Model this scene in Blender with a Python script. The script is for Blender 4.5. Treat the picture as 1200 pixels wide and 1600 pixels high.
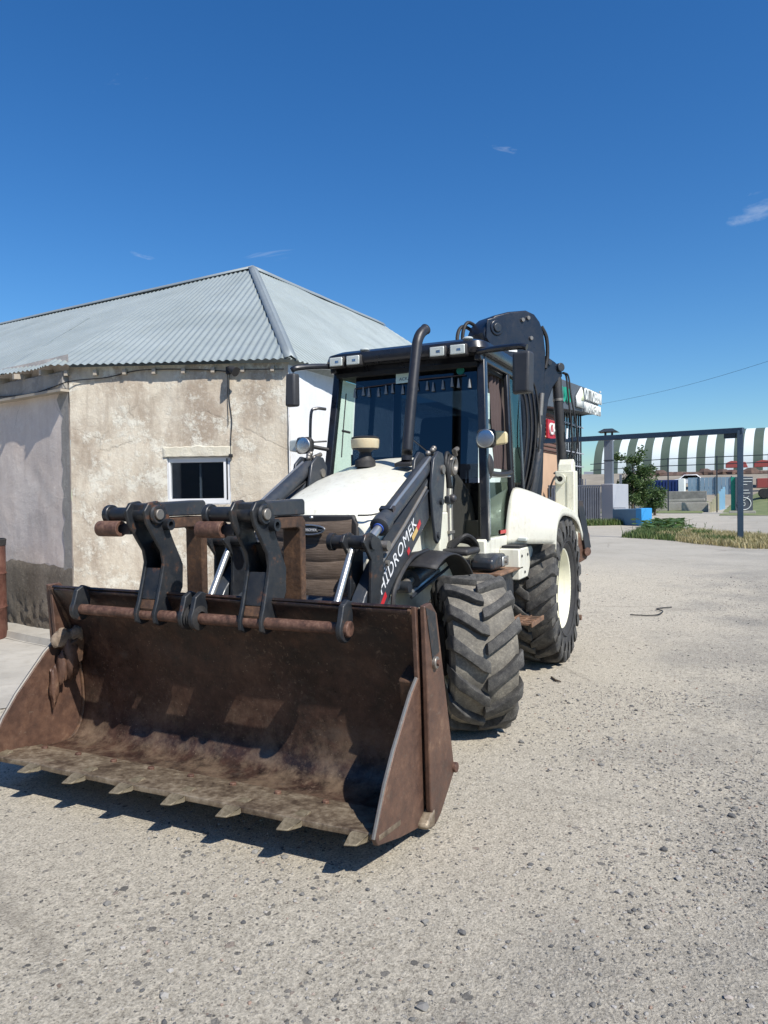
import bpy, bmesh, math, random
from mathutils import Vector, Matrix, noise
random.seed(7)
R = math.radians
scene = bpy.context.scene
for o in list(bpy.data.objects):
    bpy.data.objects.remove(o)
COL = scene.collection

# ------------------------------------------------------------------ camera
cam_d = bpy.data.cameras.new('camera')
cam = bpy.data.objects.new('camera', cam_d)
COL.objects.link(cam)
scene.camera = cam
yaw, pitch, roll = R(205.2), R(-1.24), R(-0.73)
fw = Vector((math.cos(pitch) * math.cos(yaw), math.cos(pitch) * math.sin(yaw), math.sin(pitch)))
rt = Vector((math.sin(yaw), -math.cos(yaw), 0))
upv = rt.cross(fw)
r2 = rt * math.cos(roll) + upv * math.sin(roll)
u2 = -rt * math.sin(roll) + upv * math.cos(roll)
m3 = Matrix((r2, u2, -fw)).transposed()
cam.matrix_world = Matrix.Translation((4.812, 2.523, 1.623)) @ m3.to_4x4()
cam_d.sensor_fit = 'VERTICAL'
cam_d.sensor_height = 32.0
cam_d.lens = 1130.0 / 1600.0 * 32.0
cam_d.clip_start = 0.05
cam_d.clip_end = 3000
scene.render.resolution_x = 768
scene.render.resolution_y = 1024

# ------------------------------------------------------------------ world and sun
SUN_AZ = R(66)
SUN_EL = R(48)
w = bpy.data.worlds.new('World')
scene.world = w
w.use_nodes = True
nt = w.node_tree
bg = nt.nodes['Background']
sky = nt.nodes.new('ShaderNodeTexSky')
sky.sky_type = 'NISHITA'
sky.sun_disc = False
sky.sun_elevation = SUN_EL
sky.sun_rotation = math.pi / 2 - SUN_AZ
sky.altitude = 200
sky.air_density = 1.15
sky.dust_density = 0.3
sky.ozone_density = 2.0
# thin cirrus wisps over the whole sky
tcw = nt.nodes.new('ShaderNodeTexCoord')
mp = nt.nodes.new('ShaderNodeMapping')
mp.inputs['Scale'].default_value = (2.2, 2.2, 7.0)
mp.inputs['Location'].default_value = (0.35, 0.1, 0.15)
nz = nt.nodes.new('ShaderNodeTexNoise')
nz.inputs['Scale'].default_value = 1.6
nz.inputs['Detail'].default_value = 8
nz.inputs['Roughness'].default_value = 0.6
nz.inputs['Distortion'].default_value = 0.6
rp = nt.nodes.new('ShaderNodeValToRGB')
rp.color_ramp.elements[0].position = 0.65
rp.color_ramp.elements[0].color = (0, 0, 0, 1)
rp.color_ramp.elements[1].position = 0.92
rp.color_ramp.elements[1].color = (1, 1, 1, 1)
mxw = nt.nodes.new('ShaderNodeMix')
mxw.data_type = 'RGBA'
mxw.inputs['B'].default_value = (7.5, 8.0, 8.6, 1)
nt.links.new(tcw.outputs['Generated'], mp.inputs['Vector'])
nt.links.new(mp.outputs['Vector'], nz.inputs['Vector'])
nt.links.new(nz.outputs['Fac'], rp.inputs['Fac'])
nt.links.new(rp.outputs['Color'], mxw.inputs['Factor'])
hs = nt.nodes.new('ShaderNodeHueSaturation')
hs.inputs['Saturation'].default_value = 1.32
nt.links.new(sky.outputs['Color'], hs.inputs['Color'])
tint = nt.nodes.new('ShaderNodeMix')
tint.data_type = 'RGBA'
tint.blend_type = 'MULTIPLY'
tint.inputs['Factor'].default_value = 1.0
tint.inputs['B'].default_value = (0.66, 0.90, 1.13, 1)
nt.links.new(hs.outputs['Color'], tint.inputs['A'])
nt.links.new(tint.outputs['Result'], mxw.inputs['A'])
nt.links.new(mxw.outputs['Result'], bg.inputs['Color'])
bg.inputs['Strength'].default_value = 0.098

sun_d = bpy.data.lights.new('sun', 'SUN')
sun_d.energy = 5.0
sun_d.angle = R(0.5)
sun_d.color = (1.0, 0.95, 0.87)
sun = bpy.data.objects.new('sun', sun_d)
COL.objects.link(sun)
sd = Vector((math.cos(SUN_AZ) * math.cos(SUN_EL), math.sin(SUN_AZ) * math.cos(SUN_EL), math.sin(SUN_EL)))
sun.rotation_euler = (-sd).to_track_quat('-Z', 'Y').to_euler()
sun.location = sd * 40

scene.view_settings.view_transform = 'Standard'
scene.view_settings.look = 'None'
scene.view_settings.exposure = 0.25
scene.view_settings.gamma = 1.0
scene.view_settings.use_curve_mapping = False
scene.render.engine = 'CYCLES'
scene.cycles.max_bounces = 8
scene.cycles.transparent_max_bounces = 16

# ------------------------------------------------------------------ materials
MAT = {}
class NT:
    def __init__(self, name):
        self.m = bpy.data.materials.new(name)
        self.m.use_nodes = True
        self.t = self.m.node_tree
        self.b = self.t.nodes['Principled BSDF']
        self.out = self.t.nodes['Material Output']
        tc = self.t.nodes.new('ShaderNodeTexCoord')
        self.co = tc.outputs['Object']
        MAT[name] = self.m
    def n(self, typ, **kw):
        nd = self.t.nodes.new(typ)
        for k, v in kw.items():
            if k in nd.inputs.keys():
                nd.inputs[k].default_value = v
            else:
                setattr(nd, k, v)
        return nd
    def l(self, a, b):
        self.t.links.new(a, b)
    def mapping(self, scale=(1, 1, 1), loc=(0, 0, 0), co=None):
        nd = self.n('ShaderNodeMapping')
        nd.inputs['Scale'].default_value = scale
        nd.inputs['Location'].default_value = loc
        self.l(co or self.co, nd.inputs['Vector'])
        return nd.outputs['Vector']
    def noise(self, scale, detail=6, rough=0.6, co=None, dist=0.0):
        nd = self.n('ShaderNodeTexNoise', Scale=scale, Detail=detail, Roughness=rough, Distortion=dist)
        self.l(co or self.co, nd.inputs['Vector'])
        return nd.outputs['Fac']
    def voro(self, scale, out='Distance', feature='F1', co=None, rnd=1.0):
        nd = self.n('ShaderNodeTexVoronoi', feature=feature, Scale=scale, Randomness=rnd)
        self.l(co or self.co, nd.inputs['Vector'])
        return nd.outputs[out]
    def ramp(self, fac, stops, interp='LINEAR'):
        nd = self.n('ShaderNodeValToRGB')
        cr = nd.color_ramp
        cr.interpolation = interp
        while len(cr.elements) < len(stops):
            cr.elements.new(0.5)
        for e, (p, c) in zip(cr.elements, stops):
            e.position = p
            e.color = (c, c, c, 1) if isinstance(c, (int, float)) else (*c, 1)
        self.l(fac, nd.inputs['Fac'])
        return nd.outputs['Color']
    def mix(self, fac, a, b, blend='MIX'):
        nd = self.n('ShaderNodeMix', data_type='RGBA', blend_type=blend)
        for s, v in (('Factor', fac), ('A', a), ('B', b)):
            if isinstance(v, (int, float)):
                nd.inputs[s].default_value = v if s == 'Factor' else (v, v, v, 1)
            elif isinstance(v, tuple):
                nd.inputs[s].default_value = (*v, 1)
            else:
                self.l(v, nd.inputs[s])
        return nd.outputs['Result']
    def math(self, op, a, b=0.0, clamp=False):
        nd = self.n('ShaderNodeMath', operation=op, use_clamp=clamp)
        for i, v in enumerate((a, b)):
            if isinstance(v, (int, float)):
                nd.inputs[i].default_value = v
            else:
                self.l(v, nd.inputs[i])
        return nd.outputs[0]
    def sep(self, co=None):
        nd = self.n('ShaderNodeSeparateXYZ')
        self.l(co or self.co, nd.inputs[0])
        return nd.outputs
    def col(self, v):
        if isinstance(v, tuple):
            self.b.inputs['Base Color'].default_value = (*v, 1)
        else:
            self.l(v, self.b.inputs['Base Color'])
    def rough(self, v):
        if isinstance(v, (int, float)):
            self.b.inputs['Roughness'].default_value = v
        else:
            self.l(v, self.b.inputs['Roughness'])
    def bump(self, h, strength=0.3, dist=0.01):
        nd = self.n('ShaderNodeBump', Strength=strength, Distance=dist)
        self.l(h, nd.inputs['Height'])
        if self.b.inputs['Normal'].is_linked:
            self.l(self.b.inputs['Normal'].links[0].from_socket, nd.inputs['Normal'])
        self.l(nd.outputs['Normal'], self.b.inputs['Normal'])
    def set(self, **kw):
        for k, v in kw.items():
            self.b.inputs[k].default_value = v

def paint(name, c, rough=0.35, dirt=(0.25, 0.2, 0.15), amount=0.25, scale=3.0, bump=0.05, metal=0.0, coat=0.0, spec=0.5, streak=0.0):
    t = NT(name)
    f1 = t.noise(scale, 8, 0.65)
    f2 = t.noise(scale * 9, 6, 0.7)
    ff = t.math('MULTIPLY', t.ramp(f1, [(0.42, 0), (0.75, 1)]), t.ramp(f2, [(0.35, 0.15), (0.7, 1)]))
    ff = t.math('MULTIPLY', ff, amount)
    var = t.ramp(t.noise(scale * 0.5, 4), [(0.3, tuple(x * 0.92 for x in c)), (0.7, tuple(min(1, x * 1.06) for x in c))])
    base = t.mix(ff, var, dirt)
    if streak:
        sv = t.ramp(t.noise(1.0, 8, 0.75, t.mapping((22, 22, 1.6), (3, 1, 2))), [(0.50, 0), (0.74, 1)])
        sv = t.math('MULTIPLY', t.math('MULTIPLY', sv, t.ramp(t.noise(2.2, 4), [(0.4, 0.1), (0.65, 1)])), streak)
        base = t.mix(sv, base, tuple(x * 0.8 for x in dirt))
        sp = t.ramp(t.noise(55, 4, 0.7), [(0.66, 0), (0.70, 1)])
        base = t.mix(t.math('MULTIPLY', sp, streak), base, tuple(x * 0.6 for x in dirt))
    t.col(base)
    t.rough(t.ramp(t.noise(scale * 4, 6, 0.7), [(0.3, max(0.05, rough - 0.07)), (0.75, min(1, rough + 0.18))]))
    t.set(Metallic=metal)
    t.b.inputs['Coat Weight'].default_value = coat
    t.b.inputs['Specular IOR Level'].default_value = spec
    if bump:
        t.bump(t.noise(scale * 14, 5), bump, 0.004)
    return t

def scratched(name, c, rust=(0.13, 0.055, 0.025), amt=0.5, scr=0.6, rough=0.42, scale=4.0):
    """worn paint: chips of rust and pale scratch marks"""
    t = NT(name)
    chips = t.ramp(t.noise(scale * 3, 10, 0.72), [(0.56, 0), (0.63, 1)])
    chips = t.math('MULTIPLY', chips, t.ramp(t.noise(scale * 0.6, 3), [(0.35, 0.0), (0.65, amt)]))
    sv = t.mapping((6, 6, 60))
    s1 = t.ramp(t.noise(2.2, 6, 0.75, sv), [(0.66, 0), (0.72, 1)])
    s2 = t.ramp(t.noise(2.2, 6, 0.75, t.mapping((50, 7, 9), (3, 1, 2))), [(0.67, 0), (0.73, 1)])
    ss = t.math('MULTIPLY', t.math('ADD', s1, s2, True), scr)
    dust = t.ramp(t.noise(scale * 1.5, 8, 0.7), [(0.42, 0), (0.8, 0.22)])
    base = t.mix(dust, c, (0.16, 0.145, 0.12))
    base = t.mix(chips, base, rust)
    base = t.mix(ss, base, (0.22, 0.22, 0.22))
    t.col(base)
    t.rough(t.ramp(t.noise(scale * 5, 6), [(0.3, rough - 0.1), (0.7, rough + 0.25)]))
    t.bump(t.noise(scale * 16, 6, 0.7), 0.15, 0.003)
    return t

paint('white_paint', (0.80, 0.79, 0.68), 0.32, (0.42, 0.36, 0.26), 0.5, 3.0, 0.02, coat=0.15, streak=0.7)
paint('frame_white', (0.74, 0.73, 0.60), 0.42, (0.22, 0.17, 0.11), 0.55, 3.5, 0.05, streak=0.5)
paint('rim_paint', (0.80, 0.78, 0.62), 0.40, (0.32, 0.26, 0.18), 0.5, 4.0, 0.04, streak=0.3)
scratched('dark_paint', (0.022, 0.027, 0.035), amt=0.4, scr=0.35, rough=0.36)
scratched('arm_paint', (0.034, 0.041, 0.052), amt=0.22, scr=0.15, rough=0.34)
scratched('bracket_paint', (0.014, 0.017, 0.022), amt=0.9, scr=0.8, rough=0.36)
paint('cab_black', (0.012, 0.014, 0.020), 0.28, (0.10, 0.09, 0.08), 0.22, 3.0, 0.02, coat=0.3)
paint('plastic_black', (0.022, 0.022, 0.024), 0.55, (0.16, 0.14, 0.11), 0.35, 4.0, 0.1)
paint('boom_paint', (0.013, 0.017, 0.028), 0.30, (0.10, 0.09, 0.08), 0.25, 3.0, 0.03)
paint('exhaust_black', (0.020, 0.021, 0.026), 0.38, (0.09, 0.07, 0.06), 0.3, 4.0, 0.05)
paint('chrome', (0.55, 0.55, 0.53), 0.30, (0.25, 0.2, 0.14), 0.45, 5, 0.0, metal=0.9)
paint('steel_worn', (0.30, 0.28, 0.25), 0.45, (0.10, 0.055, 0.03), 0.8, 9, 0.0, metal=0.7)
t = NT('rod_steel'); t.col((0.52, 0.52, 0.50)); t.rough(0.34); t.set(Metallic=0.8)
paint('hose', (0.014, 0.014, 0.015), 0.6, (0.12, 0.11, 0.09), 0.35, 14, 0.1)
paint('engine_dark', (0.010, 0.010, 0.010), 0.8, (0.06, 0.05, 0.04), 0.4, 5, 0.2)
paint('red_tape', (0.50, 0.02, 0.03), 0.4, (0.3, 0.2, 0.15), 0.3, 8, 0.0)
paint('amber_tape', (0.65, 0.45, 0.16), 0.4, (0.3, 0.2, 0.15), 0.3, 8, 0.0)
paint('letter_white', (0.78, 0.79, 0.80), 0.45, (0.25, 0.22, 0.2), 0.25, 30, 0.0)
paint('tape_yellow', (0.42, 0.46, 0.03), 0.5, (0.3, 0.3, 0.1), 0.2, 8, 0.0)
paint('orange_mark', (0.62, 0.30, 0.02), 0.5, (0.2, 0.12, 0.05), 0.5, 14, 0.0)
paint('curtain', (0.075, 0.052, 0.050), 0.9, (0.04, 0.03, 0.03), 0.3, 12, 0.1)
paint('seat_fabric', (0.02, 0.02, 0.025), 0.9, (0.05, 0.05, 0.05), 0.3, 12, 0.1)
paint('card', (0.66, 0.80, 0.70), 0.6, (0.5, 0.6, 0.55), 0.2, 12, 0.0)
paint('card_blue', (0.30, 0.42, 0.48), 0.6, (0.3, 0.35, 0.4), 0.2, 12, 0.0)
paint('ink', (0.03, 0.05, 0.045), 0.7, (0.1, 0.1, 0.1), 0.1, 12, 0.0)
paint('tassel_dimmed', (0.22, 0.24, 0.26), 0.8, (0.5, 0.5, 0.55), 0.2, 30, 0.1)  # white tassels: dimming by tinted glass is put into the colour
paint('green_badge', (0.02, 0.20, 0.15), 0.5, (0.0, 0.1, 0.1), 0.2, 12, 0.0)
paint('blue_cap', (0.04, 0.10, 0.42), 0.4, (0.1, 0.1, 0.2), 0.3, 12, 0.0)
paint('amber_lens', (0.72, 0.60, 0.34), 0.2, (0.4, 0.3, 0.15), 0.3, 18, 0.1)
paint('cleaner_bowl', (0.66, 0.58, 0.40), 0.25, (0.55, 0.25, 0.05), 0.8, 9, 0.0)
paint('lamp_glass', (0.62, 0.66, 0.62), 0.10, (0.3, 0.34, 0.32), 0.5, 40, 0.4, spec=0.9)
paint('reflector', (0.85, 0.87, 0.88), 0.08, (0.3, 0.34, 0.36), 0.35, 22, 0.5, metal=1.0)
paint('mirror_plastic', (0.040, 0.042, 0.048), 0.5, (0.12, 0.11, 0.1), 0.3, 5, 0.1)

def rusty(name, stops, scale=3.0, bump=0.3, rough=0.7, mud=0.0, scrape=0.3, metal=0.0):
    t = NT(name)
    a = t.noise(scale, 10, 0.68, dist=0.3)
    b = t.noise(scale * 5.5, 8, 0.7)
    f = t.math('ADD', t.math('MULTIPLY', a, 0.6), t.math('MULTIPLY', b, 0.4))
    f = t.math('ADD', t.math('MULTIPLY', f, 1.9), -0.45)
    c = t.ramp(f, stops)
    s1 = t.ramp(t.noise(1.6, 8, 0.78, t.mapping((7, 26, 26), (1, 5, 2))), [(0.60, 0), (0.68, 1)])
    s2 = t.ramp(t.noise(1.6, 8, 0.78, t.mapping((30, 30, 5), (4, 2, 1))), [(0.60, 0), (0.69, 1)])
    c = t.mix(t.math('MULTIPLY', s1, scrape * 0.6), c, (0.21, 0.17, 0.13))
    c = t.mix(t.math('MULTIPLY', s2, scrape * 0.5), c, (0.17, 0.13, 0.10))
    if mud:
        z = t.sep()[2]
        lo = t.n('ShaderNodeMapRange', **{'From Min': 0.50, 'From Max': 0.15, 'To Min': 0.0, 'To Max': 1.0})
        t.l(z, lo.inputs['Value'])
        mm = t.ramp(t.noise(5.0, 10, 0.74), [(0.44, 0), (0.62, 1)])
        c = t.mix(t.math('MULTIPLY', t.math('MULTIPLY', mm, lo.outputs[0]), mud), c, (0.30, 0.22, 0.15))
        sp = t.ramp(t.voro(38, 'Distance'), [(0.10, 1), (0.16, 0)])
        sp = t.math('MULTIPLY', sp, t.ramp(t.noise(6, 4), [(0.52, 0), (0.62, 1)]))
        c = t.mix(t.math('MULTIPLY', sp, 0.6), c, (0.36, 0.28, 0.20))
    if mud:
        up_ = t.n('ShaderNodeMapRange', **{'From Min': 0.62, 'From Max': 1.02})
        t.l(t.sep()[2], up_.inputs['Value'])
        bp_ = t.ramp(t.noise(3.4, 10, 0.74, t.mapping((1, 1, 1), (6, 3, 1))), [(0.44, 0), (0.56, 1)])
        c = t.mix(t.math('MULTIPLY', t.math('MULTIPLY', bp_, up_.outputs[0]), 0.85), c, (0.013, 0.014, 0.017))
        fl = t.math('MULTIPLY', t.ramp(t.noise(30, 6, 0.75), [(0.57, 0), (0.63, 1)]), t.ramp(t.noise(2.6, 6, 0.7, t.mapping((1, 1, 1), (2, 8, 5))), [(0.46, 0), (0.62, 0.75)]))
        c = t.mix(fl, c, (0.20, 0.145, 0.105))
        grey = t.ramp(t.noise(7, 8, 0.72, t.mapping((1, 0.6, 1), (9, 1, 4))), [(0.58, 0), (0.70, 0.45)])
        c = t.mix(grey, c, (0.12, 0.10, 0.085))
    t.col(c)
    t.rough(t.ramp(b, [(0.3, rough - 0.22), (0.7, rough + 0.12)]))
    t.set(Metallic=metal)
    t.bump(f, bump, 0.012)
    t.bump(t.noise(scale * 40, 4, 0.7), bump * 0.5, 0.002)
    return t

rusty('bucket_inside', [(0.15, (0.014, 0.012, 0.012)), (0.38, (0.036, 0.022, 0.018)), (0.55, (0.066, 0.036, 0.027)), (0.72, (0.105, 0.060, 0.042)), (0.90, (0.17, 0.12, 0.085))], 3.2, 0.22, 0.46, 0.6, 1.0, 0.3)
rusty('bucket_side', [(0.15, (0.045, 0.030, 0.025)), (0.42, (0.095, 0.052, 0.037)), (0.60, (0.140, 0.076, 0.050)), (0.72, (0.20, 0.120, 0.078)), (0.84, (0.32, 0.25, 0.175))], 3.4, 0.3, 0.6, 0.0, 0.9, 0.15)
rusty('bucket_edge', [(0.32, (0.085, 0.060, 0.042)), (0.5, (0.19, 0.145, 0.10)), (0.70, (0.33, 0.27, 0.195))], 5.5, 0.35, 0.55, 0.0, 0.8, 0.35)
rusty('tooth_steel', [(0.20, (0.10, 0.08, 0.052)), (0.5, (0.20, 0.165, 0.11)), (0.80, (0.34, 0.29, 0.21))], 9, 0.35, 0.55, 0.0, 0.6, 0.3)
rusty('rusted_bar', [(0.32, (0.055, 0.030, 0.022)), (0.5, (0.115, 0.058, 0.040)), (0.70, (0.20, 0.115, 0.08))], 9, 0.25, 0.7, 0.0, 0.3, 0.1)
rusty('fork_rust', [(0.25, (0.035, 0.024, 0.018)), (0.5, (0.085, 0.048, 0.030)), (0.72, (0.16, 0.085, 0.045)), (0.85, (0.26, 0.15, 0.08))], 5, 0.25, 0.65, 0.0, 0.4, 0.1)
rusty('drum_rust', [(0.3, (0.06, 0.025, 0.018)), (0.5, (0.125, 0.050, 0.035)), (0.75, (0.18, 0.09, 0.065))], 3.5, 0.2, 0.75, 0.0, 0.2)
rusty('step_rust', [(0.25, (0.06, 0.045, 0.035)), (0.5, (0.18, 0.10, 0.06)), (0.78, (0.33, 0.20, 0.12))], 9, 0.3, 0.8, 0.0, 0.5)
rusty('mud_lump', [(0.3, (0.10, 0.075, 0.055)), (0.5, (0.20, 0.15, 0.11)), (0.75, (0.30, 0.24, 0.18))], 9, 0.6, 0.9, 0.0, 0.2)

# rubber: dark with pale dust settling unevenly
def rubber(name, base, dust, amt, scale):
    t = NT(name)
    f = t.math('MULTIPLY', t.ramp(t.noise(scale, 8, 0.7), [(0.35, 0), (0.7, 1)]), amt)
    g = t.ramp(t.noise(scale * 12, 5, 0.7), [(0.45, 0.35), (0.7, 1)])
    t.col(t.mix(t.math('MULTIPLY', f, g), base, dust))
    t.rough(0.82)
    t.bump(t.noise(scale * 18, 6, 0.7), 0.25, 0.004)
    t.bump(t.noise(scale * 3, 6, 0.7), 0.2, 0.01)
rubber('tyre_carcass', (0.10, 0.092, 0.078), (0.46, 0.42, 0.34), 1.0, 6)
rubber('tyre_lug', (0.028, 0.028, 0.029), (0.30, 0.285, 0.25), 0.75, 11)
rubber('tyre_sidewall', (0.020, 0.020, 0.022), (0.15, 0.14, 0.12), 0.5, 4)
rubber('tyre_rear_carcass', (0.045, 0.043, 0.042), (0.34, 0.315, 0.265), 0.8, 5)

def glass(name, tint, ior=1.5, rough=0.015, boost=0.0, gcol=(0.95, 0.97, 1)):
    t = NT(name)
    tr = t.n('ShaderNodeBsdfTransparent')
    tr.inputs['Color'].default_value = (*tint, 1)
    gl = t.n('ShaderNodeBsdfGlossy')
    gl.inputs['Roughness'].default_value = rough
    gl.inputs['Color'].default_value = (*gcol, 1)
    lw = t.n('ShaderNodeLayerWeight')
    f0 = ((ior - 1) / (ior + 1)) ** 2
    fac = t.math('ADD', t.math('MULTIPLY', t.math('POWER', lw.outputs['Facing'], 5.0), 1 - f0), f0 + boost, True)
    mx = t.n('ShaderNodeMixShader')
    t.l(fac, mx.inputs[0]); t.l(tr.outputs[0], mx.inputs[1]); t.l(gl.outputs[0], mx.inputs[2])
    t.l(mx.outputs[0], t.out.inputs['Surface'])
glass('glass_tinted', (0.022, 0.032, 0.05), 1.6, 0.01, 0.02)
glass('glass_green', (0.80, 0.90, 0.82), 1.4, 0.015, 0.0, (0.6, 0.78, 0.68))
glass('glass_window', (0.35, 0.40, 0.44), 1.7, 0.02, 0.26)
glass('glass_facade', (0.25, 0.36, 0.42), 1.7, 0.03, 0.18)

# ground: worn concrete with exposed stones, turning to loose grey gravel on the right
t = NT('ground_mat')
pos = t.co
sx, sy, sz = t.sep(pos)[0], t.sep(pos)[1], t.sep(pos)[2]
big = t.noise(0.35, 6, 0.6)
med = t.noise(2.2, 8, 0.65)
fine = t.noise(46, 8, 0.75)
base = t.ramp(t.math('ADD', t.math('MULTIPLY', med, 0.6), t.math('MULTIPLY', t.noise(11, 8, 0.7), 0.4)), [(0.36, (0.300, 0.272, 0.222)), (0.5, (0.430, 0.396, 0.330)), (0.64, (0.530, 0.492, 0.412))])
base = t.mix(t.ramp(big, [(0.4, 0), (0.65, 0.45)]), base, (0.36, 0.335, 0.295))
base = t.mix(0.50, base, t.ramp(t.noise(22, 7, 0.80), [(0.40, (0.21, 0.185, 0.14)), (0.5, (0.475, 0.425, 0.335)), (0.60, (0.72, 0.65, 0.52))]))
base = t.mix(0.50, base, t.ramp(t.noise(85, 6, 0.80), [(0.40, (0.14, 0.123, 0.097)), (0.5, (0.475, 0.425, 0.335)), (0.60, (0.76, 0.69, 0.56))]))
wob = t.n('ShaderNodeTexNoise', Scale=30.0, Detail=4.0)
t.l(pos, wob.inputs['Vector'])
vadd = t.n('ShaderNodeMix', data_type='VECTOR')
vadd.inputs['Factor'].default_value = 0.035
t.l(pos, vadd.inputs['A']); t.l(wob.outputs['Color'], vadd.inputs['B'])
wpos = vadd.outputs['Result']
def stones(scale, keep, strength, c1):
    """scattered embedded stones of mixed size and colour"""
    vd = t.n('ShaderNodeTexVoronoi', feature='F1', Scale=scale)
    t.l(wpos, vd.inputs['Vector'])
    sc_ = t.n('ShaderNodeSeparateColor')
    t.l(vd.outputs['Color'], sc_.inputs[0])
    size = t.math('MULTIPLY', t.math('POWER', sc_.outputs[0], 2.0), 0.46)
    m_ = t.math('SUBTRACT', size, vd.outputs['Distance'])
    m_ = t.math('MULTIPLY', m_, 14.0, True)
    k_ = t.ramp(sc_.outputs[2], [(keep - 0.02, 1), (keep, 0)])
    m_ = t.math('MULTIPLY', m_, k_)
    col_ = t.ramp(sc_.outputs[1], [(0.0, (0.055, 0.056, 0.056)), (0.35, (0.125, 0.120, 0.112)), (0.65, (0.24, 0.225, 0.20)), (0.88, (0.46, 0.435, 0.385)), (1.0, (0.20, 0.135, 0.10))])
    return t.mix(t.math('MULTIPLY', m_, strength), c1, col_), m_
c1, h1 = stones(24, 0.30, 0.85, base)
c1, h2 = stones(48, 0.65, 0.9, c1)
c1, h3 = stones(105, 0.55, 0.75, c1)
# loose grey gravel drifts, thicker away from the machine
gz = t.math('ADD', t.math('MULTIPLY', t.math('ADD', sy, -1.75), 0.55), t.math('MULTIPLY', t.math('ADD', t.noise(0.8, 6, 0.65), -0.52), 3.4))
gz = t.math('MULTIPLY', gz, 1.0, True)
vg = t.n('ShaderNodeTexVoronoi', feature='F1', Scale=62.0)
t.l(wpos, vg.inputs['Vector'])
sg_ = t.n('ShaderNodeSeparateColor')
t.l(vg.outputs['Color'], sg_.inputs[0])
grav = t.ramp(sg_.outputs[0], [(0.0, (0.13, 0.13, 0.13)), (0.45, (0.28, 0.275, 0.255)), (0.8, (0.41, 0.395, 0.36)), (1.0, (0.55, 0.52, 0.46))])
grav = t.mix(t.ramp(vg.outputs['Distance'], [(0.25, 0), (0.6, 0.8)]), grav, (0.13, 0.125, 0.115))
c1 = t.mix(t.math('MULTIPLY', gz, 0.60), c1, grav)
# far part: smooth pale concrete
far = t.n('ShaderNodeMapRange', **{'From Min': -9.0, 'From Max': -15.0})
t.l(sx, far.inputs['Value'])
farc = t.ramp(t.noise(0.5, 8, 0.7), [(0.3, (0.34, 0.315, 0.265)), (0.7, (0.46, 0.43, 0.37))])
c1 = t.mix(t.math('MULTIPLY', far.outputs[0], 0.8), c1, farc)
# damp / oil stains
stn = t.ramp(t.noise(0.8, 6, 0.62, t.mapping((1, 1, 1), (7, 3, 0))), [(0.62, 0), (0.72, 0.35)])
c1 = t.mix(stn, c1, (0.17, 0.155, 0.135))
cw = t.n('ShaderNodeMix', data_type='VECTOR')
cw.inputs['Factor'].default_value = 0.25
cn = t.n('ShaderNodeTexNoise', Scale=1.6, Detail=8.0, Roughness=0.7)
t.l(pos, cn.inputs['Vector']); t.l(pos, cw.inputs['A']); t.l(cn.outputs['Color'], cw.inputs['B'])
ck = t.n('ShaderNodeTexVoronoi', feature='DISTANCE_TO_EDGE', Scale=0.30)
t.l(cw.outputs['Result'], ck.inputs['Vector'])
ckm = t.math('MULTIPLY', t.ramp(ck.outputs['Distance'], [(0.0, 1), (0.006, 0)]), t.ramp(t.noise(0.6, 4), [(0.42, 0), (0.6, 0.35)]))
c1 = t.mix(ckm, c1, (0.12, 0.105, 0.085))
t.col(c1)
t.rough(0.92)
t.b.inputs['Specular IOR Level'].default_value = 0.25
hgt = t.math('ADD', t.math('ADD', t.math('MULTIPLY', h1, 0.9), t.math('MULTIPLY', h2, 0.6)), t.math('MULTIPLY', h3, 0.35))
t.bump(hgt, 0.8, 0.008)
t.bump(t.noise(85, 6, 0.80), 0.75, 0.010)
t.bump(t.noise(22, 7, 0.80), 0.3, 0.015)
t.bump(t.math('MULTIPLY', t.ramp(vg.outputs['Distance'], [(0.0, 1), (0.6, 0)]), gz), 0.7, 0.010)
t.bump(t.noise(11, 8, 0.7), 0.35, 0.03)

t = NT('stone_mat')
oi = t.n('ShaderNodeNewGeometry')
t.col(t.ramp(oi.outputs['Random Per Island'], [(0.0, (0.085, 0.085, 0.085)), (0.35, (0.16, 0.155, 0.145)), (0.65, (0.25, 0.24, 0.22)), (0.9, (0.38, 0.36, 0.33)), (1.0, (0.28, 0.19, 0.14))]))
t.rough(0.9)
t.bump(t.noise(90, 4), 0.4, 0.004)

t = NT('concrete')
f = t.noise(1.4, 10, 0.68)
t.col(t.mix(t.ramp(t.noise(7, 8, 0.7), [(0.5, 0), (0.75, 0.5)]), t.ramp(f, [(0.3, (0.33, 0.31, 0.27)), (0.7, (0.47, 0.445, 0.39))]), (0.25, 0.225, 0.185)))
t.rough(0.9)
t.bump(t.noise(30, 8, 0.7), 0.3, 0.006)
t.bump(f, 0.3, 0.03)

t = NT('concrete_dark')
f = t.noise(2.4, 10, 0.7)
t.col(t.ramp(f, [(0.3, (0.17, 0.16, 0.145)), (0.7, (0.30, 0.285, 0.26))]))
t.rough(0.9)
t.bump(t.noise(20, 8, 0.7), 0.4, 0.01)

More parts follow.
